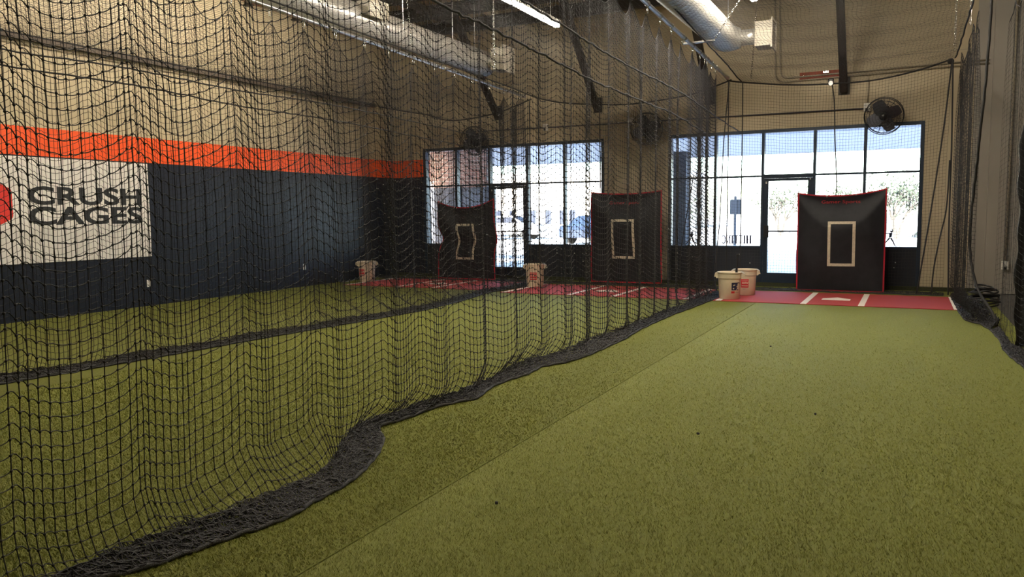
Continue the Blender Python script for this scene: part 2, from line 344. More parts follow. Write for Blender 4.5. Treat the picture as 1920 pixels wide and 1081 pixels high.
# ------------------------------------------------------------------ storefront windows
def storefront(n, xs, door):
    w = sgroup('window_%d' % n); d = sgroup('door_%d' % n)
    y0, y1 = YW+0.0, YW+0.13
    def bar(mb, a, b, z0, z1, dy=0.0): mb.box(a, b, y0-0.012+dy, y1-dy, z0, z1)
    fr = MB(); bar(fr, xs[0]-0.025, xs[-1]+0.025, ZT-0.055, ZT+0.01); bar(fr, xs[0]-0.03, xs[0]+0.035, 0, ZT-0.055); bar(fr, xs[-1]-0.035, xs[-1]+0.03, 0, ZT-0.055)
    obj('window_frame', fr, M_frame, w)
    for i in range(1, len(xs)-1):
        mb = MB(); wd = 0.026
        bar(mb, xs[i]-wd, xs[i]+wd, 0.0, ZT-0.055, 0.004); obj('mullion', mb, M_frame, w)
    for i in range(len(xs)-1):
        a, b = xs[i]+0.026, xs[i+1]-0.026
        mb = MB()
        if i == door: bar(mb, a, b, 2.125, 2.20, 0.002)
        else: bar(mb, a, b, 2.155, 2.19, 0.006)
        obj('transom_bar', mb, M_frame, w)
        obj('glass_pane', MB().box(a, b, y0+0.055, y0+0.063, 2.19, ZT-0.055), M_glass, w)
        if i == door: continue
        obj('glass_pane', MB().box(a, b, y0+0.055, y0+0.063, ZS, 2.155), M_glass, w)
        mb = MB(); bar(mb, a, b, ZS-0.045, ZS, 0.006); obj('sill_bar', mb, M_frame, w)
        mb = MB(); mb.box(a, b, y0+0.012, y0+0.06, 0.0, ZS-0.045)
        p = obj('kick_panel', mb, M_panel, w)
        rnd = random.Random(n*17+i)
        dots = MB()
        for _ in range(3):
            dx, dz, rr = rnd.uniform(a+0.1, b-0.1), rnd.uniform(0.35, 0.72), rnd.uniform(0.006, 0.012)
            dots.lathe([(0.0001, 0), (rr, 0), (rr, 0.003), (0.0001, 0.004)], 7, Matrix.Translation((dx, y0+0.012, dz)) @ Matrix.Rotation(PI/2, 4, 'X'))
        obj('chip_marks', dots, M_white, p)
    a, b = xs[door]+0.028, xs[door+1]-0.028
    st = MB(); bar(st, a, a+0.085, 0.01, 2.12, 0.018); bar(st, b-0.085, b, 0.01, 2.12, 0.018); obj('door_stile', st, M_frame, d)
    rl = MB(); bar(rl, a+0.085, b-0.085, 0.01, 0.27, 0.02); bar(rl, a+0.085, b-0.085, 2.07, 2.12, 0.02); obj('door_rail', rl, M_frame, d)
    obj('glass_pane', MB().box(a+0.085, b-0.085, y0+0.055, y0+0.063, 0.27, 2.07), M_glass, d)
    pb = MB().tube([(a+0.09, y0-0.035, 1.09), (b-0.05, y0-0.035, 1.09)], 0.016, 8)
    for x in (b-0.05,): pb.box(x-0.03, x+0.03, y0-0.05, y0+0.01, 1.06, 1.12)
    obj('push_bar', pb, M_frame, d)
    obj('lock_box', MB().box(a+0.01, a+0.11, y0-0.075, y0+0.01, 0.965, 1.205, ch=0.008), M_blackplastic, d)
    cl = MB().box(a+0.03, a+0.06, y0-0.02, y0+0.01, 2.02, 2.06).box(b-0.05, b-0.03, y0-0.02, y0+0.01, 2.08, 2.11); obj('closer_bracket', cl, M_white, d)
    return w, d
X1 = [-10.51, -9.62, -8.735, -7.76, -6.85, -5.94]; X2 = [-4.47, -3.535, -2.61, -1.655, -0.775, 0.165]
w1, d1 = storefront(1, X1, 2); w2, d2 = storefront(2, X2, 2)

# lettering and figures on the glass (seen from inside, so mirrored)
YG = YW+0.054
def glass_poly(name, outline, parent): return obj(name, MB().poly([(x, YG-0.002, z) for x, z in outline], (0, 0.0015, 0)), M_navy, parent)
lt = MB(); gx = -2.81; hh = 0.17; z0 = 0.838
def stroke(a, b, c, d): lt.box(min(a, b), max(a, b), YG-0.003, YG-0.0015, min(c, d), max(c, d))
def serif(x): stroke(x-0.021, x+0.021, z0, z0+0.012); stroke(x-0.021, x+0.021, z0+hh-0.012, z0+hh)
x = gx
def stem(x, w=0.016): stroke(x-w, x+w, z0, z0+hh)
stem(x-0.02); serif(x-0.02); stem(x-0.085); serif(x-0.085); stroke(x-0.085, x-0.02, z0+hh/2-0.005, z0+hh/2+0.005)       # H
stem(x-0.14); serif(x-0.14)                                                                                              # I
for c in (x-0.215, x-0.305):                                                                                             # T T
    stem(c); stroke(c-0.038, c+0.038, z0+hh-0.014, z0+hh); stroke(c-0.02, c+0.02, z0, z0+0.008); stroke(c-0.038, c-0.032, z0+hh-0.035, z0+hh); stroke(c+0.032, c+0.038, z0+hh-0.035, z0+hh)
stem(x-0.375); serif(x-0.375)                                                                                            # I
stem(x-0.425, 0.011); serif(x-0.425); stem(x-0.488, 0.011); serif(x-0.488)
lt.poly([(x-0.418, YG-0.003, z0+hh), (x-0.434, YG-0.003, z0+hh), (x-0.495, YG-0.003, z0), (x-0.479, YG-0.003, z0)], (0, 0.0015, 0))   # N, mirrored
arc = []
for k in range(13):
    q = math.radians(40+280*k/12); arc.append((x-0.552-0.036*math.cos(q), YG-0.0022, z0+hh/2+0.082*math.sin(q)))
lt.tube(arc, 0.012, 4); stroke(x-0.592, x-0.583, z0+0.015, z0+0.075); stroke(x-0.60, x-0.562, z0+0.07, z0+0.078)           # G, mirrored
obj('hitting_lettering', lt, M_navy, w2)
def batter(cx, cz, s, flip, parent):
    P = lambda pts: [(cx+flip*a*s, cz+b*s) for a, b in pts]
    mb = MB()
    for pts in ([(-0.06, 0.0), (0.06, 0.02), (0.10, 0.22), (0.02, 0.28), (-0.06, 0.22)],                # torso
                [(-0.06, 0.02), (0.0, -0.04), (-0.22, -0.30), (-0.33, -0.42), (-0.37, -0.40), (-0.26, -0.26)],      # rear leg
                [(0.06, 0.02), (-0.02, -0.02), (0.12, -0.24), (0.20, -0.42), (0.29, -0.44), (0.28, -0.41), (0.24, -0.38), (0.18, -0.2)],  # front leg
                [(0.02, 0.22), (0.09, 0.26), (0.13, 0.40), (0.05, 0.46), (0.03, 0.43), (0.08, 0.38), (0.04, 0.30)],   # raised arm
                [(-0.02, 0.24), (-0.30, 0.235), (-0.44, 0.25), (-0.44, 0.21), (-0.30, 0.205), (-0.04, 0.18)]):        # bat and hands
        mb.poly([(x, YG-0.003, z) for x, z in P(pts)], (0, 0.0015, 0))
    mb.poly([(cx+flip*s*(0.03+0.045*math.cos(q)), YG-0.003, cz+s*(0.33+0.05*math.sin(q))) for q in [2*PI*k/10 for k in range(10)]], (0, 0.0015, 0))
    return obj('batter_silhouette', mb, M_navy, parent)
batter(-0.31, 0.965, 0.36, 1, w2); batter(-4.02, 0.955, 0.36, 1, w2)

# ------------------------------------------------------------------ outside
og = struct('ground', MB().box(-120, 90, 20.2, 220, -0.25, -0.05), M_lot)
sw = struct('sidewalk', MB().box(-30, 20, YW+0.25, 20.2, -0.3, -0.02), M_walk)
so = struct('trim_1', MB().box(-30, 20, YW+0.25, 18.6, 3.2, 3.215), translucent('translucent_canopy', (0.60, 0.59, 0.62))); so['label'] = 'pale canopy soffit outside the windows'  # canopy and front edge made translucent so skylight brightens the soffit
fa = struct('trim_2', MB().box(-30, 20, 18.6, 18.615, 2.76, 3.22), translucent('translucent_valance', (0.60, 0.59, 0.62))); fa['label'] = 'pale hanging front edge of the canopy'
col = thing('porch_column', 'slate and brick porch column seen through the first pane of the storefront beside the middle bat backdrop', 'column', (-4.86, 18.45, 0))
obj('shaft', MB().box(-0.165, 0.165, -0.16, 0.2, 0, 2.9), M_block, col); obj('base', MB().box(-0.2, 0.2, -0.2, 0.24, -0.02, 0.35), M_block, col)
pw = thing('brick_pier', 'wide brick pier on slate block outside the storefront nearest the painted wall', 'pier', (-10.95, 18.3, 0))
obj('lower_block', MB().box(-0.95, 0.12, 0, 0.4, -0.02, 2.22), M_block, pw); obj('brick_face', MB().box(-0.93, 0.93, 0.02, 0.38, 2.22, 3.2), M_brick, pw)
obj('side_block', MB().box(0.12, 0.95, 0.06, 0.45, -0.02, 2.22), mat('blue_grey_block', (0.17, 0.19, 0.24), 0.8, noise=(5, 0.15)), pw)
# sign post
sg = thing('street_sign', 'back of a rounded metal sign on a post outside the lettered window', 'sign', (-4.47, 23, -0.05))
obj('post', MB().box(-0.035, 0.035, -0.02, 0.02, 0, 1.98), M_signback, sg)
pl = [( -0.13+0.03*math.cos(PI+k*PI/8), 0.03, 1.49+0.03*math.sin(PI+k*PI/8)) for k in range(5)]+[(0.13+0.03*math.cos(1.5*PI+k*PI/8), 0.03, 1.49+0.03*math.sin(1.5*PI+k*PI/8)) for k in range(5)]+[(0.13+0.03*math.cos(k*PI/8), 0.03, 1.86+0.03*math.sin(k*PI/8)) for k in range(5)]+[(-0.13+0.03*math.cos(PI/2+k*PI/8), 0.03, 1.86+0.03*math.sin(PI/2+k*PI/8)) for k in range(5)]
obj('sign_plate', MB().poly(pl, (0, 0.006, 0)), M_signback, sg)
def make_car(name, label, loc, rz, m):
    t = thing(name, label, 'car', loc, rz=rz)
    prof = [(-2.2, 0.35), (-2.25, 0.75), (-2.1, 0.95), (-1.5, 1.02), (-0.9, 1.45), (0.5, 1.48), (1.15, 1.05), (2.0, 0.92), (2.25, 0.7), (2.25, 0.35)]
    bd = MB(); n = len(prof)
    for s, w in ((-1, 0.88), (-1, 0.9), (1, 0.9), (1, 0.88)): pass
    vs = [(x, s*(0.9-(0.12 if z > 1.1 else 0.0)), z) for s in (-1, 1) for x, z in prof]
    bd.add(vs, [tuple(range(n)), tuple(range(2*n-1, n-1, -1))]+[(i, n+i, n+(i+1) % n, (i+1) % n) for i in range(n)])
    autosmooth(obj('body', bd, m, t), 30)
    gl = MB()
    for s in (-1, 1): gl.poly([(-1.25, s*0.885, 1.05), (0.98, s*0.885, 1.05), (0.45, s*0.80, 1.40), (-0.82, s*0.80, 1.38)], (0, s*0.02, 0))
    gl.poly([(0.56, -0.68, 1.44), (0.56, 0.68, 1.44), (1.13, 0.76, 1.08), (1.13, -0.76, 1.08)], (0.03, 0, 0.02))
    obj('window_glass', gl, M_winfar, t)
    for sx in (-1.4, 1.4):
        for s in (-1, 1):
            obj('wheel', MB().lathe([(0.01, -0.1), (0.2, -0.11), (0.33, -0.1), (0.34, 0), (0.33, 0.1), (0.2, 0.11), (0.01, 0.1)], 16, Matrix.Translation((sx, s*0.82, 0.34)) @ Matrix.Rotation(PI/2, 4, 'X')), M_tyre, t)
    return t
make_car('car', 'white car parked in the sun, seen through the far door', (-22.3, 43.5, -0.05), 0.15, M_carw)
make_car('car', 'blue grey car parked by the white shop building, farther off than the others', (-26.5, 50.0, -0.05), 0.1, M_carb)
make_car('car', 'dark car parked low in the pane left of the middle bat backdrop', (-14.3, 38.5, -0.05), 1.2, M_carb)
make_car('car', 'second dark car at the edge of the middle bat backdrop', (-11.4, 37.5, -0.05), 1.25, M_carb)
bl = thing('shop_building', 'long low white stucco shop building across the lot', 'building', (-35, 72, -0.05))
obj('wall', MB().box(-30, 15.5, 0, 12, 0, 5.2), M_stucco, bl); obj('parapet', MB().box(-30.2, 15.7, -0.2, 12.2, 5.2, 5.7), M_fascia, bl)
for wx in (-3.0, -1.4, 0.97, 2.62, 4.19, 5.25, 7.4, 9.6):
    f = obj('shop_window', MB().box(wx-0.33, wx+0.33, -0.06, 0.02, 0.55, 1.98), M_frame, bl); obj('pane', MB().box(wx-0.28, wx+0.28, -0.08, -0.06, 0.6, 1.93), M_winfar, f)
def tree(name, label, loc, h, spread, nl, seed, leafy=M_leaf, lean=0.3):
    rnd = random.Random(seed); t = thing(name, label, 'tree', loc); tr = MB(); tips = []
    def br(p, d, L, r, k):
        q = p+d*L; tr.tube([p, p+d*L*0.5+Vector((rnd.uniform(-.05, .05), rnd.uniform(-.05, .05), 0))*L, q], [r, r*0.8, r*0.62], 5)
        if k == 0: tips.append(q); return
        for _ in range(3):
            e = (d+Vector((rnd.uniform(-1, 1), rnd.uniform(-1, 1), rnd.uniform(-0.2, 0.5)))*0.75).normalized(); br(q, e, L*rnd.uniform(0.6, 0.8), r*0.6, k-1)
    for i in range(3):
        a = 2*PI*i/3+rnd.random(); br(Vector((0, 0, 0)), Vector((lean*math.cos(a), lean*math.sin(a), 1)).normalized(), h*0.32, h*0.028, 3)
    obj('trunk', tr, leafy if False else M_bark, t)
    lf = MB()
    for _ in range(nl):
        c = rnd.choice(tips)+Vector((rnd.gauss(0, 1), rnd.gauss(0, 1), rnd.gauss(0, 0.8)))*spread; c.z = max(c.z, 0.25)
        s = rnd.uniform(0.06, 0.14); a = Vector((rnd.uniform(-1, 1), rnd.uniform(-1, 1), rnd.uniform(-1, 1))).normalized(); b = a.orthogonal().normalized()
        lf.add([c-a*s, c+b*s*0.5, c+a*s, c-b*s*0.5], [(0, 1, 2, 3)])
    o = obj('foliage', lf, leafy, t); o['kind'] = 'stuff'
    return t
tree('palo_verde_tree', 'spreading desert tree seen beside the near bat backdrop', (-0.6, 46, -0.05), 3.4, 0.5, 900, 3)
tree('palo_verde_tree', 'thin desert tree showing above the top edge of the near bat backdrop', (-4.2, 50, -0.05), 3.4, 0.4, 500, 5)
tree('palo_verde_tree', 'sparse desert tree seen through the near door glass', (-7.3, 52, -0.05), 3.2, 0.5, 450, 8)
tree('palo_verde_tree', 'bushy desert tree beside the porch column', (-15.2, 55, -0.05), 2.8, 0.55, 600, 12)
for i, (x, y, s, lab) in enumerate([(-12.6, 46, 0.7, 'low dark shrub in the lot beyond the pane next to the porch column'), (-3.0, 52, 0.8, 'low shrub under the desert trees beyond the near door'), (1.2, 50, 0.9, 'low shrub behind the spreading desert tree')]):
    mb = MB(); rnd = random.Random(i)
    for _ in range(260):
        d = Vector((rnd.gauss(0, 1), rnd.gauss(0, 1), abs(rnd.gauss(0, 1)))).normalized(); c = Vector((d.x*1.3, d.y, d.z*0.7))*s*rnd.uniform(0.8, 1.05); q = d.orthogonal().normalized()*0.11; w = d.cross(q).normalized()*0.07
        mb.add([c-q, c+w, c+q, c-w], [(0, 1, 2, 3)])
    o = thing('shrub', lab, 'shrub', (x, y, -0.05)); f = obj('foliage', mb, M_shrub, o); f['kind'] = 'stuff'

# ------------------------------------------------------------------ roof-level hardware on the far wall
for x, lab in ((-8.47, 'dark steel brace slanting up from the far wall over the fan nearest the painted wall'), (-6.05, 'dark steel brace slanting up between the two storefronts\' far fans'), (-3.66, 'dark steel brace partly hidden behind the near trolley pipe end'), (-1.17, 'dark steel brace in front of the red primer plate')):
    t = thing('diagonal_brace', lab, 'brace', (x, YW, 3.67))
    s = MB(); d = Vector((0, -1.86, 1.86)); n = Vector((0, 0.7071, 0.7071))
    for (a, b, c, e) in ((-0.065, 0.065, 0.0, 0.02), (-0.065, -0.05, 0.0, 0.1), (0.05, 0.065, 0.0, 0.1)):
        c, e = c-0.12, e-0.12
        p = [Vector((a, 0, 0.08))+n*c, Vector((b, 0, 0.08))+n*c, Vector((b, 0, 0.08))+n*e, Vector((a, 0, 0.08))+n*e]
        s.poly(p, d)
    obj('channel', fixnormals(obj('tmp', s, M_steel_dark)).data and s, M_steel_dark, t); bpy.data.objects.remove(bpy.data.objects['tmp'])
    obj('wall_plate', MB().box(-0.1, 0.1, -0.012, 0.0, -0.04, 0.28), M_steel_dark, t)
t = thing('primer_plate', 'red primer steel plate bolted to the far wall behind the nearest brace', 'plate', (-1.6, YW, 4.03))
obj('plate', MB().box(-0.36, 0.42, -0.015, 0, -0.07, 0.07), M_rust, t)
for bx in (-0.3, -0.2, 0.2, 0.32): obj('bolt', MB().lathe([(0.0001, 0.012), (0.012, 0.012), (0.014, 0)], 6, Matrix.Translation((bx, -0.015, 0.0)) @ Matrix.Rotation(PI/2, 4, 'X')), M_chrome, t)
obj('bracket', MB().box(0.06, 0.16, -0.05, -0.015, 0.02, 0.06), M_chrome, t)

def pipe_thing(name, label, cat, pts, r, m, n=8):
    o = obj(name, MB().tube(pts, r, n), m, smooth=True); return tag(o, label, cat)
def bend(pts, rad=0.1, k=5):
    P = [Vector(p) for p in pts]; out = [P[0]]
    for i in range(1, len(P)-1):
        a = (P[i-1]-P[i]).normalized(); b = (P[i+1]-P[i]).normalized()
        for j in range(k+1):
            t = j/k; out.append(P[i]+a*rad*(1-t)**2+b*rad*t**2)
    return out+[P[-1]]
yc = YW-0.025
pipe_thing('conduit', 'dark horizontal conduit along the far wall above the storefronts', 'conduit', [(-8.9, yc, 3.40), (-0.80, yc, 3.35)], 0.014, M_conduit_d)
pipe_thing('conduit', 'outer beige conduit dropping down the far wall and turning toward the right corner', 'conduit', bend([(-2.44, yc, 5.74), (-2.40, yc, 3.95), (1.15, yc, 3.985)], 0.16), 0.016, M_conduit)
pipe_thing('conduit', 'inner beige conduit dropping beside its twin and turning right higher up', 'conduit', bend([(-2.35, yc, 5.74), (-2.31, yc, 4.02), (1.15, yc, 4.045)], 0.16), 0.016, M_conduit)
pipe_thing('conduit', 'short beige conduit dropping to the outlet box by the near fan', 'conduit', [(-0.76, yc, 3.93), (-0.76, yc, 3.44)], 0.013, M_conduit)
pipe_thing('conduit', 'vertical conduit on the far wall beyond the gathered corner net', 'conduit', [(1.50, yc-0.15, 5.7), (1.50, yc-0.15, 0.55)], 0.02, M_conduit)
def outlet(label, x, y, z, ax='y'):
    t = thing('outlet_box', label, 'outlet', (x, y, z), rz=0 if ax == 'y' else PI/2)
    obj('box', MB().box(-0.055, 0.055, -0.06, 0, -0.075, 0.075, ch=0.006), M_white, t); obj('plug', MB().box(-0.02, 0.02, -0.10, -0.06, -0.07, -0.02, ch=0.004), M_blackplastic, t)
    return t
outlet('pale outlet box with a black plug beside the near fan', -0.77, YW, 3.37); outlet('pale outlet box on the dark conduit beside the middle fan', -5.31, YW, 3.40)
outlet('pale outlet box on the dark conduit above the far door', -7.28, YW, 3.39); outlet('grey outlet box low on the wall beyond the corner net', 1.50, YW-0.14, 0.5)
def wallplate(label, y, z):
    t = thing('wall_outlet', label, 'outlet', (-11.47, y, z))
    obj('cover', MB().box(0, 0.008, -0.04, 0.04, -0.06, 0.06, ch=0.003), M_white, t)
    for dz in (-0.028, 0.028): obj('socket', MB().box(0.008, 0.011, -0.016, 0.016, dz-0.018, dz+0.018, ch=0.002), M_grille, t)
wallplate('white wall outlet on the navy paint below the banner', 8.99, 0.381); wallplate('white wall outlet on the navy paint toward the far corner', 12.83, 0.416)

# fans
def make_fan():
    t = thing('wall_fan', 'black cage wall fan over the top rail of the near storefront', 'fan', (0, 0, 0))
    g = MB()
    for rr, yy in ((0.325, 0.0), (0.325, 0.10), (0.28, -0.035), (0.23, -0.055), (0.18, -0.065), (0.13, -0.07), (0.08, -0.07), (0.25, 0.13), (0.15, 0.14)):
        g.tube([(rr*math.cos(2*PI*k/28), yy, rr*math.sin(2*PI*k/28)) for k in range(28)], 0.008 if rr > 0.3 else 0.004, 5, closed=True)
    for k in range(20):
        a = 2*PI*k/20; c, s = math.cos(a), math.sin(a)
        g.tube([(0.06*c, -0.07, 0.06*s), (0.2*c, -0.062, 0.2*s), (0.325*c, 0, 0.325*s), (0.325*c, 0.10, 0.325*s), (0.12*c, 0.145, 0.12*s)], 0.003, 4)
    obj('guard', g, M_blackplastic, t)
    for k in range(4):
        b = MB(); a0 = 2*PI*k/4+0.4; vs = []
        for i in range(6):
            rr = 0.07+0.225*i/5; hw = 0.045+0.075*math.sin(PI*min(1, 0.25+0.6*i/5))
            for j in range(4):
                q = (j/3-0.5)*2*hw; a = a0+q/max(rr, 0.12); vs.append((rr*math.cos(a), 0.04-q*0.35, rr*math.sin(a)))
        b.add(vs, [(i*4+j, i*4+j+1, i*4+j+5, i*4+j+4) for i in range(5) for j in range(3)]); obj('blade', b, M_fanblade, t, True)
    obj('hub', MB().lathe([(0.0001, -0.075), (0.05, -0.07), (0.075, -0.02), (0.075, 0.06)], 16, Matrix.Rotation(-PI/2, 4, 'X')), M_blackplastic, t, True)
    obj('motor', MB().lathe([(0.085, 0.06), (0.095, 0.08), (0.095, 0.2), (0.06, 0.22), (0.0001, 0.22)], 16, Matrix.Rotation(-PI/2, 4, 'X')), M_blackplastic, t, True)
    br = MB().tube([(0, 0.2, -0.02), (0, 0.28, 0.02), (0, 0.33, 0.02)], 0.022, 8).box(-0.06, 0.06, 0.32, 0.345, -0.08, 0.12); obj('wall_bracket', br, M_blackplastic, t)
    return t
fan0 = make_fan(); fan0.location = (-0.476, YW-0.34, 3.15); fan0.rotation_euler = (math.radians(18), 0, math.radians(-4))
dup(fan0, (-4.87, YW-0.34, 3.18), 'black cage wall fan on the bare wall between the two storefronts', (math.radians(16), 0, math.radians(14)))
dup(fan0, (-8.94, YW-0.34, 3.15), 'black cage wall fan over the storefront nearest the painted wall', (math.radians(16), 0, math.radians(10)))

# light strips
def strip(x, y0, y1, z, label, group=None):
    t = thing('strip_light', label, 'light', (x, (y0+y1)/2, z), group); h = (y1-y0)/2
    obj('housing', MB().box(-0.05, 0.05, -h, h, 0.03, 0.09), M_white, t)
    obj('diffuser', MB().box(-0.045, 0.045, -h+0.02, h-0.02, -0.015, 0.03, ch=0.01), M_led, t)
    for yy in (-h+0.3, h-0.3): obj('hanger', MB().tube([(0, yy, 0.09), (0, yy, ZC-z)], 0.006, 5), M_galv, t)
strip(-5.2, 8.4, 12.0, 4.5, 'bright white strip light hanging between the two ceiling ducts')
strip(-2.27, 9.3, 12.95, 4.75, 'strip light at the top edge of the picture beside the near duct')
GL = 'strip lights out of view behind the camera and overhead'
for x, y in ((-9.3, 3.2), (-9.3, 8.2), (-5.2, 2.0), (-1.05, 3.0), (-1.05, 9.0)):  # unseen strips; the farther ones added to brighten the far and left walls
        strip(x, y, y+3.6, 5.42, 'white strip light hung high under the joists, out of view', GL)

# ducts
def duct(x, y_end, z, label, elbow):
    t = thing('spiral_duct', label, 'duct', (x, 0, z)); r = 0.235
    m = MB(); prof = []
    y = -4.8
    yl = y_end-(0.3 if elbow else 0.0)
    pts = []; rad = []
    while y < yl: pts.append((0, y, 0)); rad.append(r); pts.append((0, y+0.10, 0)); rad.append(r); pts.append((0, y+0.115, 0)); rad.append(r+0.006); pts.append((0, y+0.13, 0)); rad.append(r); y += 0.145
    pts.append((0, yl, 0)); rad.append(r)
    m.tube(pts, rad, 24); autosmooth(obj('duct_tube', m, M_duct, t), 60)
    if elbow:
        e = MB(); ep = [(0, yl-0.01, 0)]+[(0.24-0.24*math.cos(a), yl+0.26*math.sin(a), 0) for a in [k*PI/2/6 for k in range(1, 7)]]
        e.tube(ep, [r, r, r*0.99, r*0.95, r*0.88, r*0.78, r*0.7], 24); obj('elbow', e, M_duct, t, True)
        by = yl+0.26
        b = MB().tube([(0.2, by, 0), (0.52, by, 0)], 0.13, 20); obj('branch', b, M_duct, t, True); bx = 0.5
    else:
        obj('end_cap', MB().lathe([(0.0001, 0), (r-0.02, 0.0), (r, -0.03)], 24, Matrix.Translation((0, y_end+0.01, 0)) @ Matrix.Rotation(-PI/2, 4, 'X')), M_duct, t, True)
        by = y_end-0.18; obj('branch', MB().tube([(0.1, by, 0.0), (0.36, by, 0.0)], 0.13, 20), M_duct, t, True); bx = 0.34
    g = MB().box(bx, bx+0.26, by-0.2, by+0.2, -0.2, 0.2); o = obj('register_box', g, M_grille, t)
    fr = MB()
    for a, b, c, d in ((-0.24, 0.24, 0.2, 0.24), (-0.24, 0.24, -0.24, -0.2), (-0.24, -0.2, -0.2, 0.2), (0.2, 0.24, -0.2, 0.2)): fr.box(bx+0.26, bx+0.285, by+a, by+b, c, d)
    obj('register_frame', fr, M_grille, t)
    for k in range(7): obj('louver', MB().box(bx+0.262, bx+0.275, by-0.2, by+0.2, -0.18+k*0.055, -0.165+k*0.055), M_grille, t)
    if not elbow:
        o = obj('side_register', MB().box(0.14, 0.36, 9.55, 10.0, 0.02, 0.22), M_grille, t)
        fr = MB()
        for a, b, c, d in ((9.52, 10.03, 0.22, 0.25), (9.52, 10.03, -0.01, 0.02), (9.52, 9.55, 0.02, 0.22), (10.0, 10.03, 0.02, 0.22)): fr.box(0.36, 0.38, a, b, c, d)
        obj('side_register_frame', fr, M_grille, t)
    for yy in (1.0, 4.0, 7.2, 10.6, 12.9): obj('hanger', MB().tube([(-r, yy, ZC-z), (-r, yy, 0)]+[(-r*math.cos(k*PI/6), yy, -r*math.sin(k*PI/6)) for k in range(1, 6)]+[(r, yy, 0), (r, yy, ZC-z)], 0.006, 4), M_galv, t)
duct(-7.5, 13.7, 4.40, 'round metal spiral duct ending in a register, above the far trolley pipe', False)
duct(-2.9, 14.0, 4.42, 'round metal spiral duct with an elbow and box register, above the near trolley pipe', True)

# ------------------------------------------------------------------ trolley pipes, carabiners, chains
def zpipe1(y): return 4.153-(y-9.87)*0.0376 if y > 8.5 else 4.2045
def zpipe2(y): return 4.08-(y-7.55)*0.0235 if y > 7 else 4.093
def pipe(label, x, zf, y0, y1, yb):
    t = thing('trolley_pipe', label, 'pipe', (x, 0, 0))
    obj('tube', MB().tube([(0, y0, zf(y0)), (0, yb, zf(yb)), (0, y1, zf(y1))], 0.028, 12), M_galv, t, True)
    for yy in (y1-0.02, y1-3.1, y1-6.1, y1-9.1): obj('coupling', MB().tube([(0, yy-0.05, zf(yy-0.05)), (0, yy+0.05, zf(yy+0.05))], 0.034, 12), M_galv, t, True)
    return t
pipe('galvanised trolley pipe carrying the near divider net', -3.1, zpipe1, -2, 15.05, 8.6)
pipe('galvanised trolley pipe carrying the far divider net, under the far duct', -7.2, zpipe2, -1, 14.85, 7.1)
CAR1 = [0.55, 1.15, 1.75, 2.33, 2.94, 3.53, 4.1, 4.67, 5.2, 5.7, 6.1, 6.55, 7.1, 7.6, 8.09, 8.75, 9.42, 10.05, 10.63, 11.19, 11.81, 12.42, 12.88, 13.21, 13.4, 13.72, 14.02]
CAR2 = [2.4, 3.05, 3.7, 4.35, 5.0, 5.65, 6.3, 6.95, 7.6, 8.2, 8.85, 9.5, 10.11, 10.76, 11.41, 12.06, 12.66, 13.3, 13.95, 14.6]
def carabiner(label, loc, group):
    t = thing('carabiner', label, 'carabiner', loc, group)
    m = MB(); ring = []
    for k in range(16):
        q = 2*PI*k/16; ring.append((0.0, 0.022*math.cos(q), -0.05+0.045*math.sin(q)))
    m.tube(ring, 0.0055, 5, closed=True); obj('hook', m, M_chrome, t, True)
    rg = MB().tube([(0.034*math.cos(2*PI*k/14), 0, 0.025+0.036*math.sin(2*PI*k/14)) for k in range(14)], 0.005, 5, closed=True); obj('ring', rg, M_chrome, t, True)
    obj('gate', MB().tube([(0, 0.026, -0.075), (0, 0.026, -0.03)], 0.004, 5), M_galv, t)
    return t
c0 = None
ORD = ['nearest the far end', 'second from the far end', 'third from the far end', 'fourth from the far end', 'fifth from the far end', 'sixth from the far end', 'seventh from the far end', 'eighth from the far end', 'ninth from the far end', 'tenth from the far end', 'eleventh from the far end', 'twelfth from the far end', 'thirteenth from the far end']
L1 = [y for y in CAR1 if y > 8][::-1]; L2 = [y for y in CAR2 if y > 6.5][::-1]
for i, y in enumerate(L1):
    p = (-3.1, y, zpipe1(y)-0.025)
    if c0 is None: c0 = carabiner('bright carabiner on the near trolley pipe, '+ORD[i], p, 'carabiners on the near trolley pipe')
    else: dup(c0, p, 'bright carabiner on the near trolley pipe, '+ORD[i])
for i, y in enumerate(L2):
    dup(c0, (-7.2, y, zpipe2(y)-0.025), 'bright carabiner on the far trolley pipe, '+ORD[i], group='carabiners on the far trolley pipe')
def chain(label, a, b):
    A, B = Vector(a), Vector(b); L = (B-A).length; t = (B-A).normalized(); u = t.orthogonal().normalized(); w = t.cross(u); m = MB()
    n = int(L/0.042)
    for k in range(n):
        c = A+t*(L*(k+0.5)/n); s = u if k % 2 else w
        m.tube([c+t*(0.028*math.cos(q))+s*(0.013*math.sin(q)) for q in [2*PI*j/8 for j in range(8)]], 0.0042, 4, closed=True)
    return tag(obj('chain', m, M_chrome, smooth=True), label, 'chain')
chain('steel chain crossing in front of the near duct down to the near trolley pipe', (-1.72, 12.3, 5.6), (-2.79, 12.4, 4.07))
chain('steel chain hanging beside the bright strip light to the far net', (-6.56, 12.34, 5.6), (-6.6, 12.4, 4.0))
chain('steel chain dropping to the corner of the near roof net', (0.55, 14.4, 5.6), (0.545, 14.4, 3.95))
chain('bright steel chain at the upper right edge over the corner net', (0.64, 12.6, 5.6), (0.655, 12.6, 3.97))
chain('thin steel chain behind the register box of the near duct', (-2.6, 15.2, 5.6), (-2.72, 15.3, 3.95))
chain('steel chain in front of the far duct', (-7.35, 10.76, 5.6), (-7.2, 10.76, 4.0))
t = tag(obj('hanger_bar', MB().box(-3.25, -2.76, 12.36, 12.44, 4.085, 4.105), M_galv), 'short steel hanger bar across the near trolley pipe', 'bar')

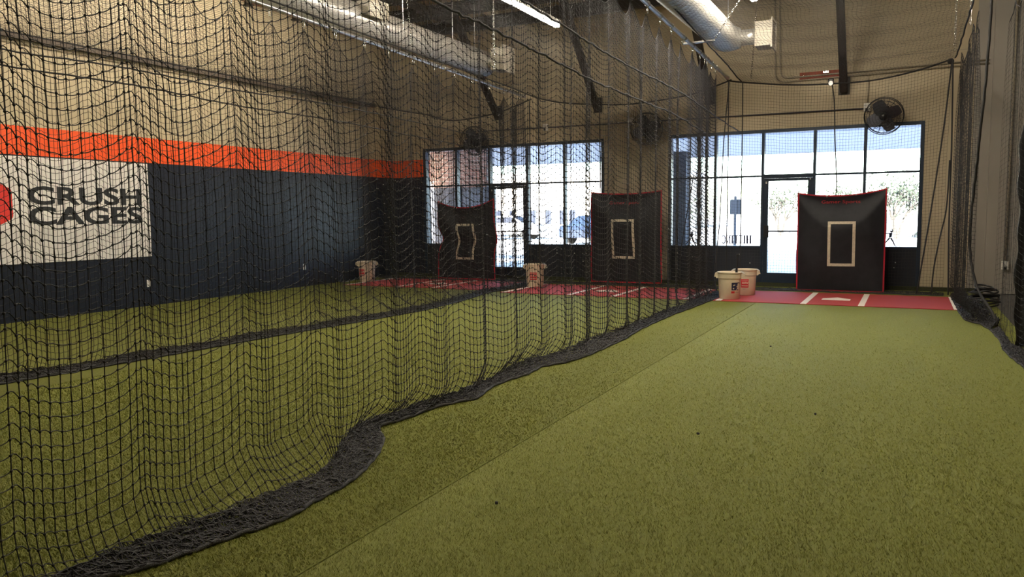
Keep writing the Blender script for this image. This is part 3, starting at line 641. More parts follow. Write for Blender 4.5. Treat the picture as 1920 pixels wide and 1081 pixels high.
# ------------------------------------------------------------------ divider nets
def cols(y0, y1, base, gathers, tight=None):
    y = y0; out = []
    while y < y1:
        out.append(y); d = base
        for g in gathers: d *= 1-0.45*math.exp(-((y-g)/0.06)**2)
        if tight and y > tight: d *= 0.45
        if y > 7 and base > 0.046 and tight: d *= max(0.62, 1-0.38*(y-7)/2)
        y += max(d, 0.008)
    return np.array(out)
def sagt(y, att):
    att = np.array(att); i = np.clip(np.searchsorted(att, y)-1, 0, len(att)-2); t = (y-att[i])/(att[i+1]-att[i]); t = np.clip(t, 0, 1)
    w = np.clip((att[i+1]-att[i])/0.6, 0.3, 1.1)
    return np.sin(PI*t)**0.85*w
# contact line of the near net with its pile on the turf, and the pile's outer edge (metres)
IN1 = np.array([[-3.02, 1.0], [-3.02, 1.5], [-3.02, 1.87], [-3.0, 2.14], [-2.96, 2.34], [-2.93, 2.52], [-2.91, 2.72], [-2.92, 2.91], [-2.92, 3.09], [-2.91, 3.31], [-2.96, 3.49], [-3.11, 3.75], [-3.25, 4.01], [-3.33, 4.2], [-3.36, 4.46], [-3.3, 4.65], [-3.29, 4.92], [-3.24, 5.06], [-3.19, 5.32], [-3.24, 5.68], [-3.24, 5.9], [-3.28, 6.28], [-3.3, 6.81], [-3.22, 7.18], [-3.15, 7.66], [-3.18, 8.27], [-3.17, 8.79], [-3.1, 9.3], [-3.14, 9.91], [-3.11, 11.16], [-3.07, 12.21], [-3.0, 14.03]])
OUT1 = np.array([[-2.92, 1.05], [-2.93, 1.55], [-2.92, 1.9], [-2.8, 2.11], [-2.76, 2.31], [-2.72, 2.49], [-2.67, 2.66], [-2.65, 2.82], [-2.68, 3.0], [-2.69, 3.25], [-2.74, 3.48], [-2.87, 3.81], [-3.03, 4.09], [-3.16, 4.21], [-3.25, 4.33], [-3.2, 4.55], [-3.18, 4.95], [-3.12, 5.14], [-3.03, 5.33], [-3.13, 5.76], [-3.12, 6.05], [-3.08, 6.34], [-3.11, 6.74], [-2.98, 7.02], [-2.92, 7.47], [-2.92, 8.07], [-2.92, 8.64], [-2.99, 9.44], [-3.0, 10.24], [-3.0, 10.97], [-2.95, 12.05], [-2.88, 14.05]])
def divider(name, label, x0, ztf, y0, y1, att, inner, r, seed, hseg, knots, base=0.047, gath=(), tight=None, pitch=0.060, foldamp=0.035):
    rnd = np.random.default_rng(seed)
    t = thing(name, label, 'net', (x0, (y0+y1)/2, 0)); off = np.array([x0, (y0+y1)/2, 0])
    Y = cols(y0, y1, base, gath, tight); nc = len(Y)
    ph = rnd.uniform(0, 6.28, 3)
    fold = foldamp*np.cos(2*PI*Y/0.61+ph[0])+0.25*foldamp*np.cos(2*PI*Y/0.27+ph[1])+0.6*foldamp*np.cos(2*PI*Y/1.7+ph[2])
    for g in gath: fold += -0.03*np.exp(-((Y-g)/0.07)**2)
    zt = np.array([ztf(y) for y in Y])-0.12; nr = int(4.05/pitch)
    s = sagt(Y, att); slope = 0.05*np.sin(2*PI*Y/2.9+ph[1])
    P = np.zeros((nr, nc, 3))
    for j in range(nr):
        z = zt-j*(zt-0.03)/(nr-1); k = z/4.0
        d = 0.085+0.035*np.clip(k*2.2, 0, 1)+0.13*np.clip((k-0.8)/0.2, 0, 1)
        lo = np.clip(1-z/0.30, 0, 1); lo = lo*lo*(3-2*lo)
        xb = np.interp(Y, inner[:, 1], inner[:, 0]) if inner is not None else x0+0*Y
        P[j, :, 0] = (x0+fold*(0.35+0.65*np.clip((4-z)/1.2, 0, 1)))*(1-lo)+(xb+0.2*fold)*lo
        P[j, :, 1] = Y+0.02*np.sin(z*1.3+Y*0.7+ph[2])*np.clip((4-z), 0, 1)
        P[j, :, 2] = np.maximum(z-(d*s+slope*0.6)*np.clip(z/0.15, 0, 1), 0.012+0.01*rnd.random(nc))
    P += rnd.normal(0, 0.0011, P.shape)
    o = grid_net('netting', P-off, r, M_net, t, hseg, 0.0055 if hseg > 1 else 0, knots, 0.0078)
    top = P[0]-off; obj('top_rope', MB().tube([Vector(q) for q in top[::2]], 0.0055, 5), M_rope, t, True)
    return t, off
def pile(parent, off, inner, outer, step, m_across, hmax, seed, r=0.0027, layers=2, hem=0.011):
    rnd = np.random.default_rng(seed); inn = np.array(inner, float); out = np.array(outer, float); n = len(inn)
    seg = np.concatenate([[0], np.cumsum(np.linalg.norm(np.diff((inn+out)/2, axis=0), axis=1))])
    q = [0.0]
    while q[-1] < seg[-1]:
        yy = np.interp(q[-1], seg, (inn[:, 1]+out[:, 1])/2); q.append(q[-1]+step*max(1.0, (yy/4.0)))
    q = np.minimum(np.array(q), seg[-1]); c = len(q)
    def res(P): return np.stack([np.interp(q, seg, P[:, 0]), np.interp(q, seg, P[:, 1])], 1)
    I, O = res(inn), res(out); As = []; Bs = []
    for L in range(layers):
        P = np.zeros((m_across, c, 3)); wv = rnd.uniform(0, 6, 4)
        for i in range(m_across):
            a = i/(m_across-1); P[i, :, :2] = I*(1-a)+O*a
            hgt = hmax*(0.35+0.65*np.abs(np.sin(q*2.1+wv[0])))*(1-a)**0.8*(0.5+0.5*np.sin(a*17+q*9+wv[1])**2)
            P[i, :, 2] = 0.008+hgt+0.012*(1+np.sin(q*40+i*1.7+wv[2]))*0.5
        P[..., :2] += rnd.normal(0, step*0.30, P[..., :2].shape); P[..., 2] += np.abs(rnd.normal(0, 0.006, P[..., 2].shape))
        As += [P[:-1].reshape(-1, 3), P[:, :-1].reshape(-1, 3), P[:-1, :-1].reshape(-1, 3)]; Bs += [P[1:].reshape(-1, 3), P[:, 1:].reshape(-1, 3), P[1:, 1:].reshape(-1, 3)]
    strands('floor_skirt', np.concatenate(As)-off, np.concatenate(Bs)-off, r, M_skirt, parent)
    hp = [Vector((O[i, 0]-off[0], O[i, 1]-off[1], 0.012+0.006*math.sin(i*0.7))) for i in range(0, c, 3)]
    obj('hem_rope', MB().tube(hp, hem, 6), M_hem, parent, True)
G1 = (1.2, 2.33, 3.53, 4.67, 5.68, 6.55, 7.3, 8.09, 9.42, 10.63, 11.81)
n1, off1 = divider('divider_net', 'black divider net hanging from the near trolley pipe across the front of the picture', -3.1, zpipe1, 0.75, 14.03, CAR1, IN1, 0.0026, 11, 4, True, 0.047, G1, 12.2)
pile(n1, off1, IN1[:24], OUT1[:24], 0.017, 11, 0.05, 5, r=0.0027)
pile(n1, off1, IN1[23:], OUT1[23:], 0.02, 10, 0.07, 6, r=0.004)
# the two cords laced along the near net
def cord(name, label, pts, r, m, parent=None, n=70, wob=0.0, off=(0, 0, 0), cat='rope'):
    P = rope_pts(pts, n); rnd = random.Random(len(label)+n)
    P = [p-Vector(off)+Vector((rnd.gauss(0, wob), 0, rnd.gauss(0, wob))) for p in P]
    o = obj(name, MB().tube(P, r, 6), m, parent, True)
    if parent is None: tag(o, label, cat)
    return o
cord('lacing_rope', '', [(-3.03, 1.0, 3.36), (-3.03, 4.5, 3.34), (-3.03, 7.0, 3.27), (-3.03, 8.75, 3.21), (-3.0, 11.5, 3.19), (-2.96, 13.25, 3.08), (-2.89, 15.45, 2.96)], 0.011, M_rope, n1, 160, 0.004, off1)
cord('lacing_rope', '', [(-3.05, 1.0, 3.02), (-3.05, 4.5, 2.98), (-3.05, 6.5, 2.93), (-3.05, 7.9, 2.875), (-3.05, 9.3, 2.87), (-3.03, 11.1, 2.86), (-3.0, 12.9, 2.75)], 0.011, M_rope, n1, 160, 0.005, off1)
G2 = (3.05, 4.35, 5.65, 6.95, 8.2, 9.5, 10.76, 12.06)
IN2 = np.array([[-7.38, 3.0], [-7.33, 4.14], [-7.17, 5.72], [-7.08, 7.2], [-6.86, 9.28], [-6.80, 10.24], [-6.95, 11.58], [-7.2, 12.97], [-7.0, 14.85]])
OUT2 = IN2+np.array([[0.13, 0.0]])
n2, off2 = divider('divider_net', 'black divider net on the far trolley pipe, between the middle and far cages', -7.2, zpipe2, 2.9, 14.8, CAR2, IN2, 0.0024, 23, 2, False, 0.047, G2, 13.6)
pile(n2, off2, IN2, OUT2, 0.022, 9, 0.07, 9, r=0.0035)
cord('lacing_rope', '', [(-7.15, 3.0, 3.02), (-7.15, 4.3, 2.96), (-7.15, 5.4, 2.99), (-7.15, 7, 2.97), (-7.15, 8.85, 3.0), (-7.15, 11.5, 2.95), (-7.1, 14.7, 2.85)], 0.009, M_rope, n2, 120, 0.003, off2)
cord('lacing_rope', '', [(-7.15, 3.0, 2.84), (-7.15, 4.3, 2.82), (-7.15, 5.6, 2.83), (-7.15, 7, 2.79), (-7.15, 8.85, 2.79), (-7.15, 11.5, 2.72), (-7.1, 14.7, 2.65)], 0.009, M_rope, n2, 120, 0.003, off2)

# corner net at the right: gathered far part and looser near part
IN3 = np.array([[1.10, 7.4], [1.10, 8.4], [1.07, 9.28], [1.02, 9.6], [1.0, 10.15], [1.0, 11.0], [1.0, 12.0], [0.98, 12.7], [0.85, 13.8], [0.8, 15.3]])
OUT3 = np.array([[1.02, 7.5], [0.99, 8.49], [0.945, 8.95], [0.915, 9.5], [0.945, 10.1], [0.92, 11.0], [0.85, 11.55], [0.70, 11.85], [0.67, 12.9], [0.66, 15.2]])
n3, off3 = divider('side_net', 'loose black net at the right edge in front of the black curtain', 1.0, lambda y: 4.0, 7.2, 11.35, [7.0, 8.3, 9.6, 10.9, 12.2], IN3, 0.0012, 31, 3, False, 0.075, (), None, 0.066, 0.03)
pile(n3, off3, IN3[:6], OUT3[:6], 0.02, 10, 0.05, 12, r=0.0035)
n4, off4 = divider('corner_net', 'gathered black net hanging in the right corner beside the home plate mat', 0.68, lambda y: 4.06, 11.3, 15.35, [11.2, 12.4, 13.6, 14.5, 15.4], IN3, 0.0020, 37, 2, False, 0.045, (11.4, 12.4, 13.2, 14.0, 14.8), None, 0.055, 0.05)
pile(n4, off4, IN3[5:], OUT3[5:], 0.022, 12, 0.16, 13, r=0.0045)
cord('edge_rope', '', [(0.80, 11.3, 4.0), (0.78, 11.35, 3.1), (0.74, 11.6, 2.1), (0.72, 12.0, 1.1), (0.80, 11.8, 0.5), (0.95, 11.4, 0.2), (1.0, 11.2, 0.05)], 0.016, M_rope, n4, 60, 0.002, off4)

# ------------------------------------------------------------------ roof nets and back nets
def roof(label, x0, x1, za, zb, y0, y1, backz, seed, step=0.05, sag=0.16, rr_=0.0014):
    rnd = np.random.default_rng(seed); xc = (x0+x1)/2; t = thing('roof_net', label, 'net', (xc, y1, 3.9)); off = np.array([xc, y1, 3.9])
    X = np.arange(x0, x1+0.01, step); Y = np.arange(y0, y1+0.01, step*1.0)
    XX, YY = np.meshgrid(X, Y); a = (XX-x0)/(x1-x0)
    za_ = np.array([za(y) for y in Y])[:, None]; zb_ = np.array([zb(y) for y in Y])[:, None]
    Z = za_*(1-a)+zb_*a-sag*4*a*(1-a)+0.010*np.sin(2*PI*YY/0.92+0.6*XX)*np.sin(PI*a)**0.3
    k = np.clip((YY-(y1-1.2))/1.2, 0, 1); k = k*k*(3-2*k); Z = Z*(1-k)+np.interp(XX, [p[0] for p in backz], [p[1] for p in backz])*k
    P = np.stack([XX+0.020*np.sin(2*PI*YY/0.92+0.25*XX)*np.sin(PI*a)**0.4, YY, Z], -1); P += rnd.normal(0, 0.0025, P.shape)
    grid_net('netting', P-off, rr_, M_net, t)
    for e in (P[:, 0], P[:, -1]): obj('edge_rope', MB().tube([Vector(q-off) for q in e[::4]], 0.012, 5), M_rope, t, True)
    return t
BZ3 = [(-2.9, 3.907), (-2.05, 3.788), (-1.32, 3.746), (-0.63, 3.752), (0.04, 3.856), (0.56, 4.0)]
BZ2 = [(-7.2, 3.95), (-6.6, 3.80), (-5.75, 3.70), (-5.1, 3.662), (-4.4, 3.70), (-3.75, 3.78), (-3.1, 3.97)]
BZ1 = [(-11.3, 4.05), (-10.6, 3.90), (-9.97, 3.776), (-9.26, 3.60), (-8.16, 3.69), (-7.3, 3.93)]
roof('black roof net stretched over the near cage', -2.9, 0.62, lambda y: 4.212-(y-10.23)*0.055, lambda y: 3.97, 6.5, 15.4, BZ3, 3)
roof('black roof net stretched over the middle cage', -7.15, -3.15, lambda y: zpipe2(y)+0.06, lambda y: zpipe1(y)+0.06, 4.0, 15.4, BZ2, 4)
roof('black roof net stretched over the far cage beside the painted wall', -11.3, -7.25, lambda y: 4.09, lambda y: zpipe2(y)+0.06, 4.5, 15.4, BZ1, 5)
obj('ledger', MB().box(-11.47, -11.40, -4.9, 15.4, 4.045, 4.125), mat('brown_ledger_steel', (0.10, 0.075, 0.055), 0.6, noise=(4, 0.3)), wl)
def back(label, bz, seed, y=15.4, xl=None, ropes=(), bellow=0.10):
    rnd = np.random.default_rng(seed); bx = np.array([p[0] for p in bz]); bzv = np.array([p[1] for p in bz]); x0, x1 = bx[0], bx[-1]; xc = (x0+x1)/2
    t = thing('back_net', label, 'net', (xc, y, 0)); off = np.array([xc, y, 0])
    X = np.arange(x0, x1, 0.05); zt = np.interp(X, bx, bzv); nr = 72
    P = np.zeros((nr, len(X), 3))
    for j in range(nr):
        z = zt*(1-j/(nr-1))+0.03*(j/(nr-1)); P[j, :, 0] = X+0.012*np.sin(z*2+X); P[j, :, 1] = y+bellow*np.sin(PI*z/4)*np.sin(PI*(X-x0)/(x1-x0))+0.015*np.sin(X*6)
        P[j, :, 2] = z
    P += rnd.normal(0, 0.002, P.shape)
    grid_net('netting', P-off, 0.0019, M_net, t)
    obj('top_rope', MB().tube([p-Vector(off) for p in rope_pts([(a, y, b) for a, b in bz], 60)], 0.014, 6), M_rope, t, True)
    for rx in ropes:
        z = float(np.interp(rx, bx, bzv)); obj('side_rope', MB().tube([p-Vector(off) for p in rope_pts([(rx, y-0.01, z), (rx+0.01, y-0.01, z*0.6), (rx, y-0.01, 0.02)], 20)], 0.011, 6), M_rope, t, True)
    sk_i = np.array([[x0, y-0.02], [xc, y-0.02], [x1, y-0.02]]); sk_o = sk_i+np.array([[0, -0.16]])
    pile(t, off, sk_i, sk_o, 0.012, 8, 0.04, seed+50, r=0.004, layers=1)
    return t
back('black back net behind the near home plate mat', [(-3.16, 3.96)]+BZ3, 61, ropes=(-3.15, -2.89))
back('black back net behind the middle home plate mat', BZ2, 62, ropes=(-7.15, -5.75))
back('black back net behind the far home plate mat', BZ1, 63, ropes=(-7.35,))
# loose cords
cord('pull_cord', 'black pull cord dropping from the middle of the near back net to its bat backdrop', [(-1.32, 15.36, 3.74), (-1.27, 15.34, 3.4), (-1.24, 15.33, 2.7), (-1.20, 15.33, 2.1), (-1.19, 15.33, 1.8)], 0.011, M_rope, n=30)
cord('pull_cord', 'black pull cord running from the corner knot out to the storefront edge', [(0.55, 15.28, 3.96), (0.46, 15.28, 2.8), (0.32, 15.28, 1.45), (0.22, 15.28, 0.6), (0.15, 15.28, 0.02)], 0.013, M_rope, n=40)
cord('pull_cord', 'black pull cord hanging straight from the corner knot to the turf', [(0.56, 15.25, 3.96), (0.59, 15.25, 2.6), (0.60, 15.25, 1.2), (0.63, 15.25, 0.02)], 0.013, M_rope, n=40)
cord('pull_cord', 'black cord curving between the two cords of the corner', [(0.57, 15.22, 2.3), (0.55, 15.22, 1.5), (0.47, 15.22, 1.0), (0.40, 15.22, 0.5), (0.37, 15.22, 0.02)], 0.012, M_rope, n=40)
cord('pull_cord', 'black cord hanging in front of the lettered window', [(-3.10, 15.2, 3.9), (-3.18, 15.2, 2.9), (-3.22, 15.2, 1.9), (-3.25, 15.2, 1.2), (-3.30, 15.2, 0.6), (-3.3, 15.2, 0.02)], 0.011, M_rope, n=40)
cord('pull_cord', 'black cord slanting beside the porch column pane', [(-3.75, 15.2, 2.2), (-3.85, 15.2, 1.6), (-3.95, 15.2, 1.0), (-4.0, 15.2, 0.6), (-4.0, 15.2, 0.02)], 0.010, M_rope, n=40)
t = tag(obj('rope_knot', MB().lathe([(0.0001, -0.05), (0.04, -0.03), (0.055, 0.0), (0.04, 0.035), (0.0001, 0.05)], 10, Matrix.Translation((0.53, 15.32, 3.95))), M_rope, smooth=True), 'black knot at the upper corner of the near back net', 'knot')
t = thing('rope_pulley', 'small dark pulley on the middle of the near back net rope', 'pulley', (-1.34, 15.38, 3.78))
obj('cheek', MB().box(-0.05, 0.05, -0.02, 0.02, -0.06, 0.06, ch=0.012), M_blackplastic, t); obj('wheel', MB().lathe([(0.0001, -0.012), (0.04, -0.012), (0.035, 0), (0.04, 0.012), (0.0001, 0.012)], 14, Matrix.Translation((0, -0.03, -0.03)) @ Matrix.Rotation(PI/2, 4, 'X')), M_galv, t)

# ------------------------------------------------------------------ banner
bn = thing('wall_banner', 'white vinyl banner with black lettering and a red mark on the painted wall', 'banner', (-11.47, 7.2, 1.6))
bo = Vector((-11.47, 7.2, 1.6))
obj('sheet', MB().box(0, 0.012, 5.3-7.2, 9.08-7.2, 0.836-1.6, 2.385-1.6), M_banner, bn)
def bfn(x, z, d): return (0.0125+d, x-7.2, z-1.6)
obj('lettering', text_mesh('CRUSH', 7.03, 8.93, 1.69, 1.965, bfn, 0.028), M_black, bn)
obj('lettering', text_mesh('CAGES', 7.03, 8.93, 1.39, 1.665, bfn, 0.028), M_black, bn)
hx = []
for cx, cz, a0 in ((6.72, 1.86, -10), (6.42, 2.0, 50), (6.12, 1.86, 130), (6.12, 1.55, 190), (6.42, 1.40, 230), (6.72, 1.55, -50)):
    for k in range(5):
        q = math.radians(a0+k*12); hx.append(bfn(cx+0.09*math.cos(q), cz+0.09*math.sin(q), 0.0))
cy = sum(p[1] for p in hx)/len(hx); cz = sum(p[2] for p in hx)/len(hx); hx.sort(key=lambda p: math.atan2(p[2]-cz, p[1]-cy))
obj('red_mark', MB().poly(hx, (0.004, 0, 0)), M_logo, bn)

# ------------------------------------------------------------------ home plate mats
def plate_mat(label, xc, y0, depth=1.90):
    t = thing('home_plate_mat', label, 'mat', (xc, y0, 0)); w = 1.845; h = 0.012
    obj('mat_base', MB().box(-w, w, 0, depth, 0.0, h, ch=0.004), M_clay, t)
    for c in (-1.755, -0.421, 0.419, 1.71): obj('white_line', MB().box(c-0.045, c+0.045, 0.002, depth-0.004, h-0.002, h+0.0025), M_white_line, t)
    p = [(-0.216, 0.71), (0.216, 0.71), (0.216, 0.926), (0, 1.142), (-0.216, 0.926)]
    obj('home_plate', MB().poly([(a, b, h-0.002) for a, b in p], (0, 0, 0.005)), M_white_line, t)
plate_mat('red home plate mat in the near cage, in front of the lettered bat backdrop', -1.043, 13.075)
plate_mat('red home plate mat in the middle cage, seen through the near net', -5.06, 13.085)
plate_mat('red home plate mat in the far cage beside the painted wall', -9.035, 13.37)

# ------------------------------------------------------------------ hanging bat backdrops
def backdrop(label, x0, x1, zl, zr, zb, sag, y, zone, seed, words, kink=0.0):
    xc = (x0+x1)/2; t = thing('bat_backdrop', label, 'backdrop', (xc, y, 0)); ph = seed*1.7
    def ztop(x): a = (x-x0)/(x1-x0); return zl*(1-a)+zr*a-sag*4*a*(1-a)
    def surf(x, z):
        a = (x-x0)/(x1-x0); zt = ztop(x); v = (z-zb)/(zt-zb)
        sa = max(0.0, 1-(2*a-1)**2); vl = 1-0.36*sa**0.8; q = min(max((1-v)/max(1-vl, 1e-3), 0), 1)
        sm = lambda e0, e1, t_: (lambda u: u*u*(3-2*u))(min(max((t_-e0)/(e1-e0), 0), 1))
        f = -sa*(0.05*(1-sm(0, 0.25, q))+0.15*sm(0.25, 1.0, q))*(0.25+0.75*min(1, v/0.6))
        f += 0.025*math.sin(a*9+ph)*v*(1-v)+0.012*math.sin(a*17+v*3+ph)+0.03*abs(math.sin((a-0.5)*5.5))*(1-q)*min(1, v*2)+0.012*math.sin(v*8+a*4+ph)
        if kink: f += 0.10*math.exp(-((v-0.52)/0.10)**2)*(1-a)
        return f
    def pos(x, z, d=0.0):
        kx = kink*0.07*math.exp(-((z-0.95)/0.22)**2) if kink else 0.0
        return (x-xc+kx, surf(x, z)-d, z)
    nx, nz = 44, 52; m = MB(); vs = []
    for j in range(nz+1):
        for i in range(nx+1):
            x = x0+(x1-x0)*i/nx; zt = ztop(x); z = zb+(zt-zb)*j/nz
            w = 0.012*math.sin(z*5+ph)*(1 if i in (0, nx) else 0)
            vs.append(pos(x+w, z))
    m.add(vs, [(j*(nx+1)+i, j*(nx+1)+i+1, (j+1)*(nx+1)+i+1, (j+1)*(nx+1)+i) for j in range(nz) for i in range(nx)])
    sh = obj('sheet', m, M_vinyl, t, True); so_ = sh.modifiers.new('thickness', 'SOLIDIFY'); so_.thickness = 0.004
    def strip(pts, w, name, mm):
        s = MB(); n = len(pts); vs = []
        for i, (x, z) in enumerate(pts):
            a = pts[max(i-1, 0)]; b = pts[min(i+1, n-1)]; dx, dz = b[0]-a[0], b[1]-a[1]; L = math.hypot(dx, dz) or 1; nx_, nz_ = -dz/L*w/2, dx/L*w/2
            vs += [pos(x+nx_, z+nz_, 0.006), pos(x-nx_, z-nz_, 0.006), pos(x-nx_, z-nz_, 0.003), pos(x+nx_, z+nz_, 0.003)]
        fs = []
        for i in range(n-1):
            for k in range(4): fs.append((i*4+k, i*4+(k+1) % 4, i*4+4+(k+1) % 4, i*4+4+k))
        s.add(vs, fs); return obj(name, s, mm, t)
    e = 0.012
    ln = lambda a, b, n=24: [(a[0]+(b[0]-a[0])*i/n, a[1]+(b[1]-a[1])*i/n) for i in range(n+1)]
    strip([(x0+(x1-x0)*i/24, ztop(x0+(x1-x0)*i/24)-e) for i in range(25)], 0.024, 'red_edging', M_redtrim)
    strip(ln((x0+e, zb), (x0+e, zl)), 0.024, 'red_edging', M_redtrim); strip(ln((x1-e, zb), (x1-e, zr)), 0.024, 'red_edging', M_redtrim); strip(ln((x0, zb+e), (x1, zb+e)), 0.024, 'red_edging', M_redtrim)
    for k in range(4):
        gx_ = x0+0.02+(x1-x0-0.04)*k/3; c = pos(gx_, ztop(gx_)-0.02, 0.008)
        obj('grommet', MB().tube([(c[0]+0.011*math.cos(2*PI*j/10), c[1], c[2]+0.011*math.sin(2*PI*j/10)) for j in range(10)], 0.004, 5, closed=True), M_chrome, t)
    a, b, c, d = zone; w = 0.05
    strip(ln((a, d-w/2), (b, d-w/2), 10), w, 'strike_zone_tape', M_tape); strip(ln((a, c+w/2), (b, c+w/2), 10), w, 'strike_zone_tape', M_tape)
    strip(ln((a+w/2, c+w), (a+w/2, d-w), 16), w, 'strike_zone_tape', M_tape); strip(ln((b-w/2, c+w), (b-w/2, d-w), 16), w, 'strike_zone_tape', M_tape)
    if words:
        l0, l1, lz0, lz1 = words; obj('lettering', text_mesh('Gamer Sports', l0, l1, lz0, lz1, lambda x, z, dd: pos(x, z, 0.004+dd), 0.012, 0.002), M_redtext, t)
    tie = MB()
    for gx_ in (x0+0.01, x1-0.01): z = ztop(gx_); tie.tube([(gx_-xc, surf(gx_, z), z-0.01), (gx_-xc, 0.05, z+0.06)], 0.005, 5)
    obj('tie_cord', tie, M_rope, t)
    return t
backdrop('black bat backdrop with cream strike zone and faded lettering, hung in the near cage', -1.846, -0.366, 1.815, 1.864, 0.016, 0.085, 15.3, (-1.31, -0.85, 0.48, 1.285), 1, (-1.44, -0.79, 1.59, 1.665))
backdrop('black bat backdrop with cream strike zone and faded lettering, hung in the middle cage', -5.906, -4.40, 1.922, 1.928, 0.06, 0.05, 15.3, (-5.42, -4.93, 0.555, 1.355), 2, (-5.50, -4.85, 1.64, 1.72))
backdrop('black bat backdrop with a buckled strike zone and no lettering, hung in the far cage', -9.66, -8.18, 1.80, 1.84, 0.03, 0.17, 15.3, (-9.14, -8.66, 0.48, 1.28), 3, None, 1.0)

# ------------------------------------------------------------------ ball buckets
def bucket(label, x, y, face, kind):
    t = thing('ball_bucket', label, 'bucket', (x, y, 0.014), rz=0)
    prof = [(0.0001, 0.0), (0.160, 0.0), (0.168, 0.012), (0.185, 0.345), (0.196, 0.352), (0.199, 0.43), (0.208, 0.435), (0.210, 0.452), (0.200, 0.456), (0.190, 0.44), (0.176, 0.35), (0.158, 0.03), (0.0001, 0.025)]
    autosmooth(obj('body', MB().lathe(prof, 36), M_bucket, t), 50)
    rad = lambda z: 0.168+(0.185-0.168)*(z-0.012)/0.333
    def sp(a, z, d=0.004): r = rad(z)+d; return (r*math.cos(a), r*math.sin(a), z)
    for s in (0, PI):
        a0 = face+(-PI/2 if kind != 'left' else -PI/2+0.2)+s; h = MB()
        mx = Matrix.Rotation(a0, 4, 'Z')
        for dy in (-0.055, 0.04): h.poly([(0.19, dy, 0.44), (0.24, dy, 0.43), (0.245, dy, 0.39), (0.205, dy, 0.345), (0.19, dy, 0.36)], (0, 0.015, 0))
        h.poly([(0.205, -0.055, 0.45), (0.238, -0.055, 0.43), (0.252, -0.055, 0.375), (0.24, -0.055, 0.37), (0.226, -0.055, 0.42), (0.2, -0.055, 0.435)], (0, 0.11, 0))
        hh_ = MB(); hh_.add([mx @ Vector(v) for v in h.v], h.f); obj('handle', hh_, M_bucket, t)
    def patch(name, a0, a1, z0, z1, m, d=0.003, n=10):
        p = MB(); vs = []
        for j in range(5):
            for i in range(n+1): vs.append(sp(a0+(a1-a0)*i/n, z0+(z1-z0)*j/4, d))
        p.add(vs, [(j*(n+1)+i, j*(n+1)+i+1, (j+1)*(n+1)+i+1, (j+1)*(n+1)+i) for j in range(4) for i in range(n)]); return obj(name, p, m, t)
    def blob(name, pts, m, a0, z0, sa, sz, d=0.005):
        p = MB(); p.add([sp(a0+u*sa, z0+v*sz, d) for u, v in pts], [tuple(range(len(pts)))]); return obj(name, p, m, t)
    if kind == 'batter':
        c = face+0.62
        patch('navy_emblem', c-0.43, c+0.43, 0.155, 0.285, M_navy, 0.003)
        # white silhouette of a batter with a ball, standing in the emblem
        blob('batter_figure', [(0.05, 0), (0.95, 0), (0.95, 0.55), (0.85, 0.80), (0.70, 0.95), (0.52, 0.95), (0.42, 0.80), (0.42, 0.62), (0.22, 0.55), (0.20, 0.45), (0.38, 0.45), (0.30, 0.2)], M_bucket, c-0.05, 0.152, 0.50, 0.13)
        blob('ball_mark', [(math.cos(2*PI*k/10), math.sin(2*PI*k/10)) for k in range(10)], M_bucket, c-0.25, 0.185, 0.07, 0.012)
        blob('bat_mark', [(0, 0), (0.16, 0.01), (0.17, 0.028), (0.02, 0.022)], M_bucket, c-0.30, 0.225, 1.2, 1.0)
        patch('red_tab', c-0.45, c-0.12, 0.105, 0.14, M_red, 0.003); patch('grey_print', c-0.05, c+0.45, 0.118, 0.124, M_grey, 0.003)
    else:
        c = face+{'label': -0.05, 'left': -0.75, 'mid': -0.22}[kind]; w = 0.42 if kind != 'label' else 0.36
        lab_ = patch('red_label', c-w, c+w, 0.14, 0.29, M_red, 0.003)
        # white script swashes and rules on the label
        for k in range(5):
            u = c-w*0.7+k*w*0.33; blob('script_mark', [(0, 0), (0.07, 0.005), (0.10, 0.035), (0.05, 0.05), (0.055, 0.03), (0.0, 0.02)], M_bucket, u, 0.205, 1.0, 1.0, 0.0055)
        patch('label_rule', c-w*0.85, c+w*0.85, 0.268, 0.273, M_bucket, 0.005); patch('label_rule', c-w*0.8, c+w*0.8, 0.165, 0.178, M_bucket, 0.005)
        patch('label_rule', c-w*0.5, c+w*0.2, 0.112, 0.120, M_grey, 0.003)
    return t
def facing(x, y): return math.atan2(-y, -x)
bucket('cream bucket with a navy batter emblem, front one of the pair on the near mat', -2.685, 13.42, facing(-2.685, 13.42), 'batter')
bucket('cream bucket with a red label, behind the batter emblem bucket', -2.56, 14.17, facing(-2.56, 14.17), 'label')
bucket('cream bucket with a red label by the middle mat, in front of the far door', -6.79, 14.42, facing(-6.79, 14.42), 'mid')
bucket('cream bucket with a red label by the far mat, against the painted wall', -10.87, 14.2, facing(-10.87, 14.2), 'left')
bt = thing('baseball_bat', 'black bat handle sticking up from the batter emblem bucket', 'bat', (-2.60, 13.45, 0.045))
mxb = Matrix.Rotation(math.radians(3), 4, 'Y')
obj('barrel', MB().lathe([(0.0001, 0.0), (0.025, 0.005), (0.032, 0.04), (0.032, 0.28), (0.022, 0.42), (0.015, 0.5)], 14, mxb), M_blackplastic, bt, True)
obj('grip', MB().lathe([(0.0145, 0.49), (0.0135, 0.66), (0.014, 0.70), (0.024, 0.71), (0.023, 0.725), (0.0001, 0.73)], 14, mxb), M_rope, bt, True)

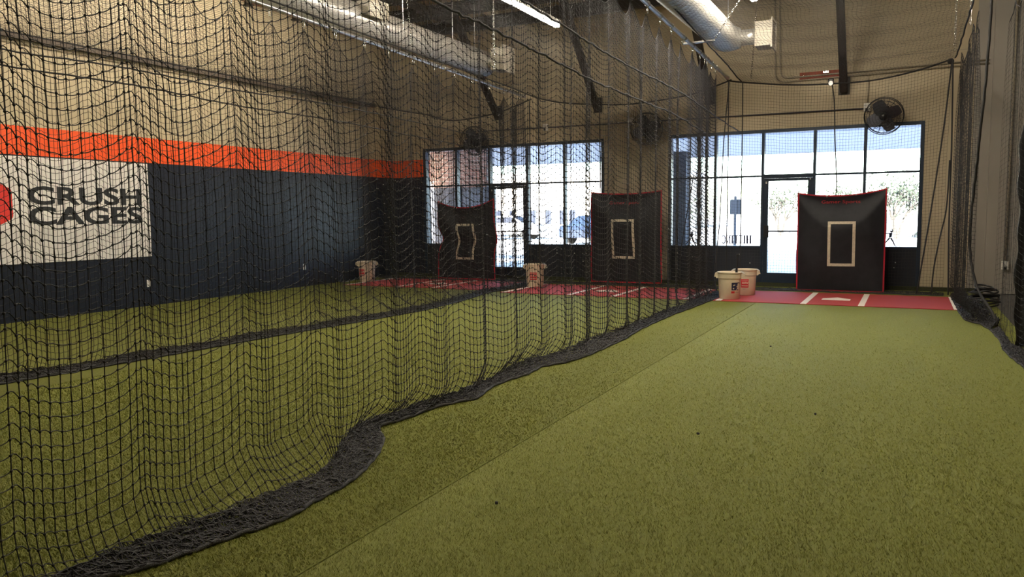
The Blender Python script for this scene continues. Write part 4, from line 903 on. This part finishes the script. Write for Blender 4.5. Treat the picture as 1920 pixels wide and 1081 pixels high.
# ------------------------------------------------------------------ right corner: curtain and coil
ct = thing('black_curtain', 'black vinyl curtain hanging behind the loose net at the right edge', 'curtain', (1.035, 9.75, 0))
m = MB(); vs = []; nx, nz = 40, 30
for j in range(nz+1):
    for i in range(nx+1):
        x = 1.5*i/nx; z = 0.01+2.35*j/nz; e = 0.012*math.sin(z*14)+0.012*math.sin(z*5.3+1)
        vs.append((x+(e if i == 0 else 0)-0.03*(z/2.4), 0.04*math.sin(x*16)+0.015*math.sin(x*37+z), z))
m.add(vs, [(j*(nx+1)+i, j*(nx+1)+i+1, (j+1)*(nx+1)+i+1, (j+1)*(nx+1)+i) for j in range(nz) for i in range(nx)])
s = obj('sheet', m, M_blackplastic, ct, True); md = s.modifiers.new('thickness', 'SOLIDIFY'); md.thickness = 0.01
obj('top_rail', MB().tube([(0.0, 0, 2.37), (1.6, 0, 2.37)], 0.02, 8), M_galv, ct)
for px_ in (0.06, 1.55): obj('post', MB().tube([(px_, 0.08, 0), (px_, 0.08, 2.39)], 0.02, 8), M_blackplastic, ct)
cb = thing('coiled_cable', 'black round coil lying against the gathered corner net', 'coil', (1.04, 13.6, 0.16))
cm = MB()
for k in range(15):
    rr = 0.17*math.sqrt(max(0.15, 1-(k/16.0)**2))+0.012*(k % 3); zz = 0.018*k-0.1
    cm.tube([(rr*1.1*math.cos(2*PI*j/24)+0.015*math.sin(k*2.1), rr*math.sin(2*PI*j/24)+0.01*math.cos(k), zz+0.025*math.sin(2*PI*j/24+k*1.3)) for j in range(24)], 0.013, 6, closed=True)
obj('coil', cm, M_blackplastic, cb, True)
for x, y, lab in ((-1.199, 5.05, 'small dark rubber clump on the bare turf, alone near the middle'), (-1.818, 3.38, 'small dark rubber clump on the turf closest to the seam at the front'), (-0.559, 5.90, 'small dark rubber clump on the turf farther right'), (-1.301, 8.75, 'small dark rubber clump on the turf halfway to the red mat')):
    m = MB(); rnd = random.Random(int(y*100))
    vs = [(0.011*rnd.uniform(0.7, 1.2)*math.cos(a)*math.cos(b), 0.011*rnd.uniform(0.7, 1.2)*math.sin(a)*math.cos(b), 0.012+0.009*math.sin(b)) for b in (-0.9, 0.0, 0.9) for a in [2*PI*k/7 for k in range(7)]]
    m.add(vs, [tuple(range(6, -1, -1)), tuple(range(14, 21))]+[(r*7+i, r*7+(i+1) % 7, r*7+7+(i+1) % 7, r*7+7+i) for r in range(2) for i in range(7)])
    tag(obj('rubber_clump', m, M_rope, loc=(x, y, 0.002)), lab, 'debris')
tris = sum(len(o.data.polygons)*2 for o in SC.objects if o.type == 'MESH')
print('TRIS approx', tris, 'objects', len(SC.objects))
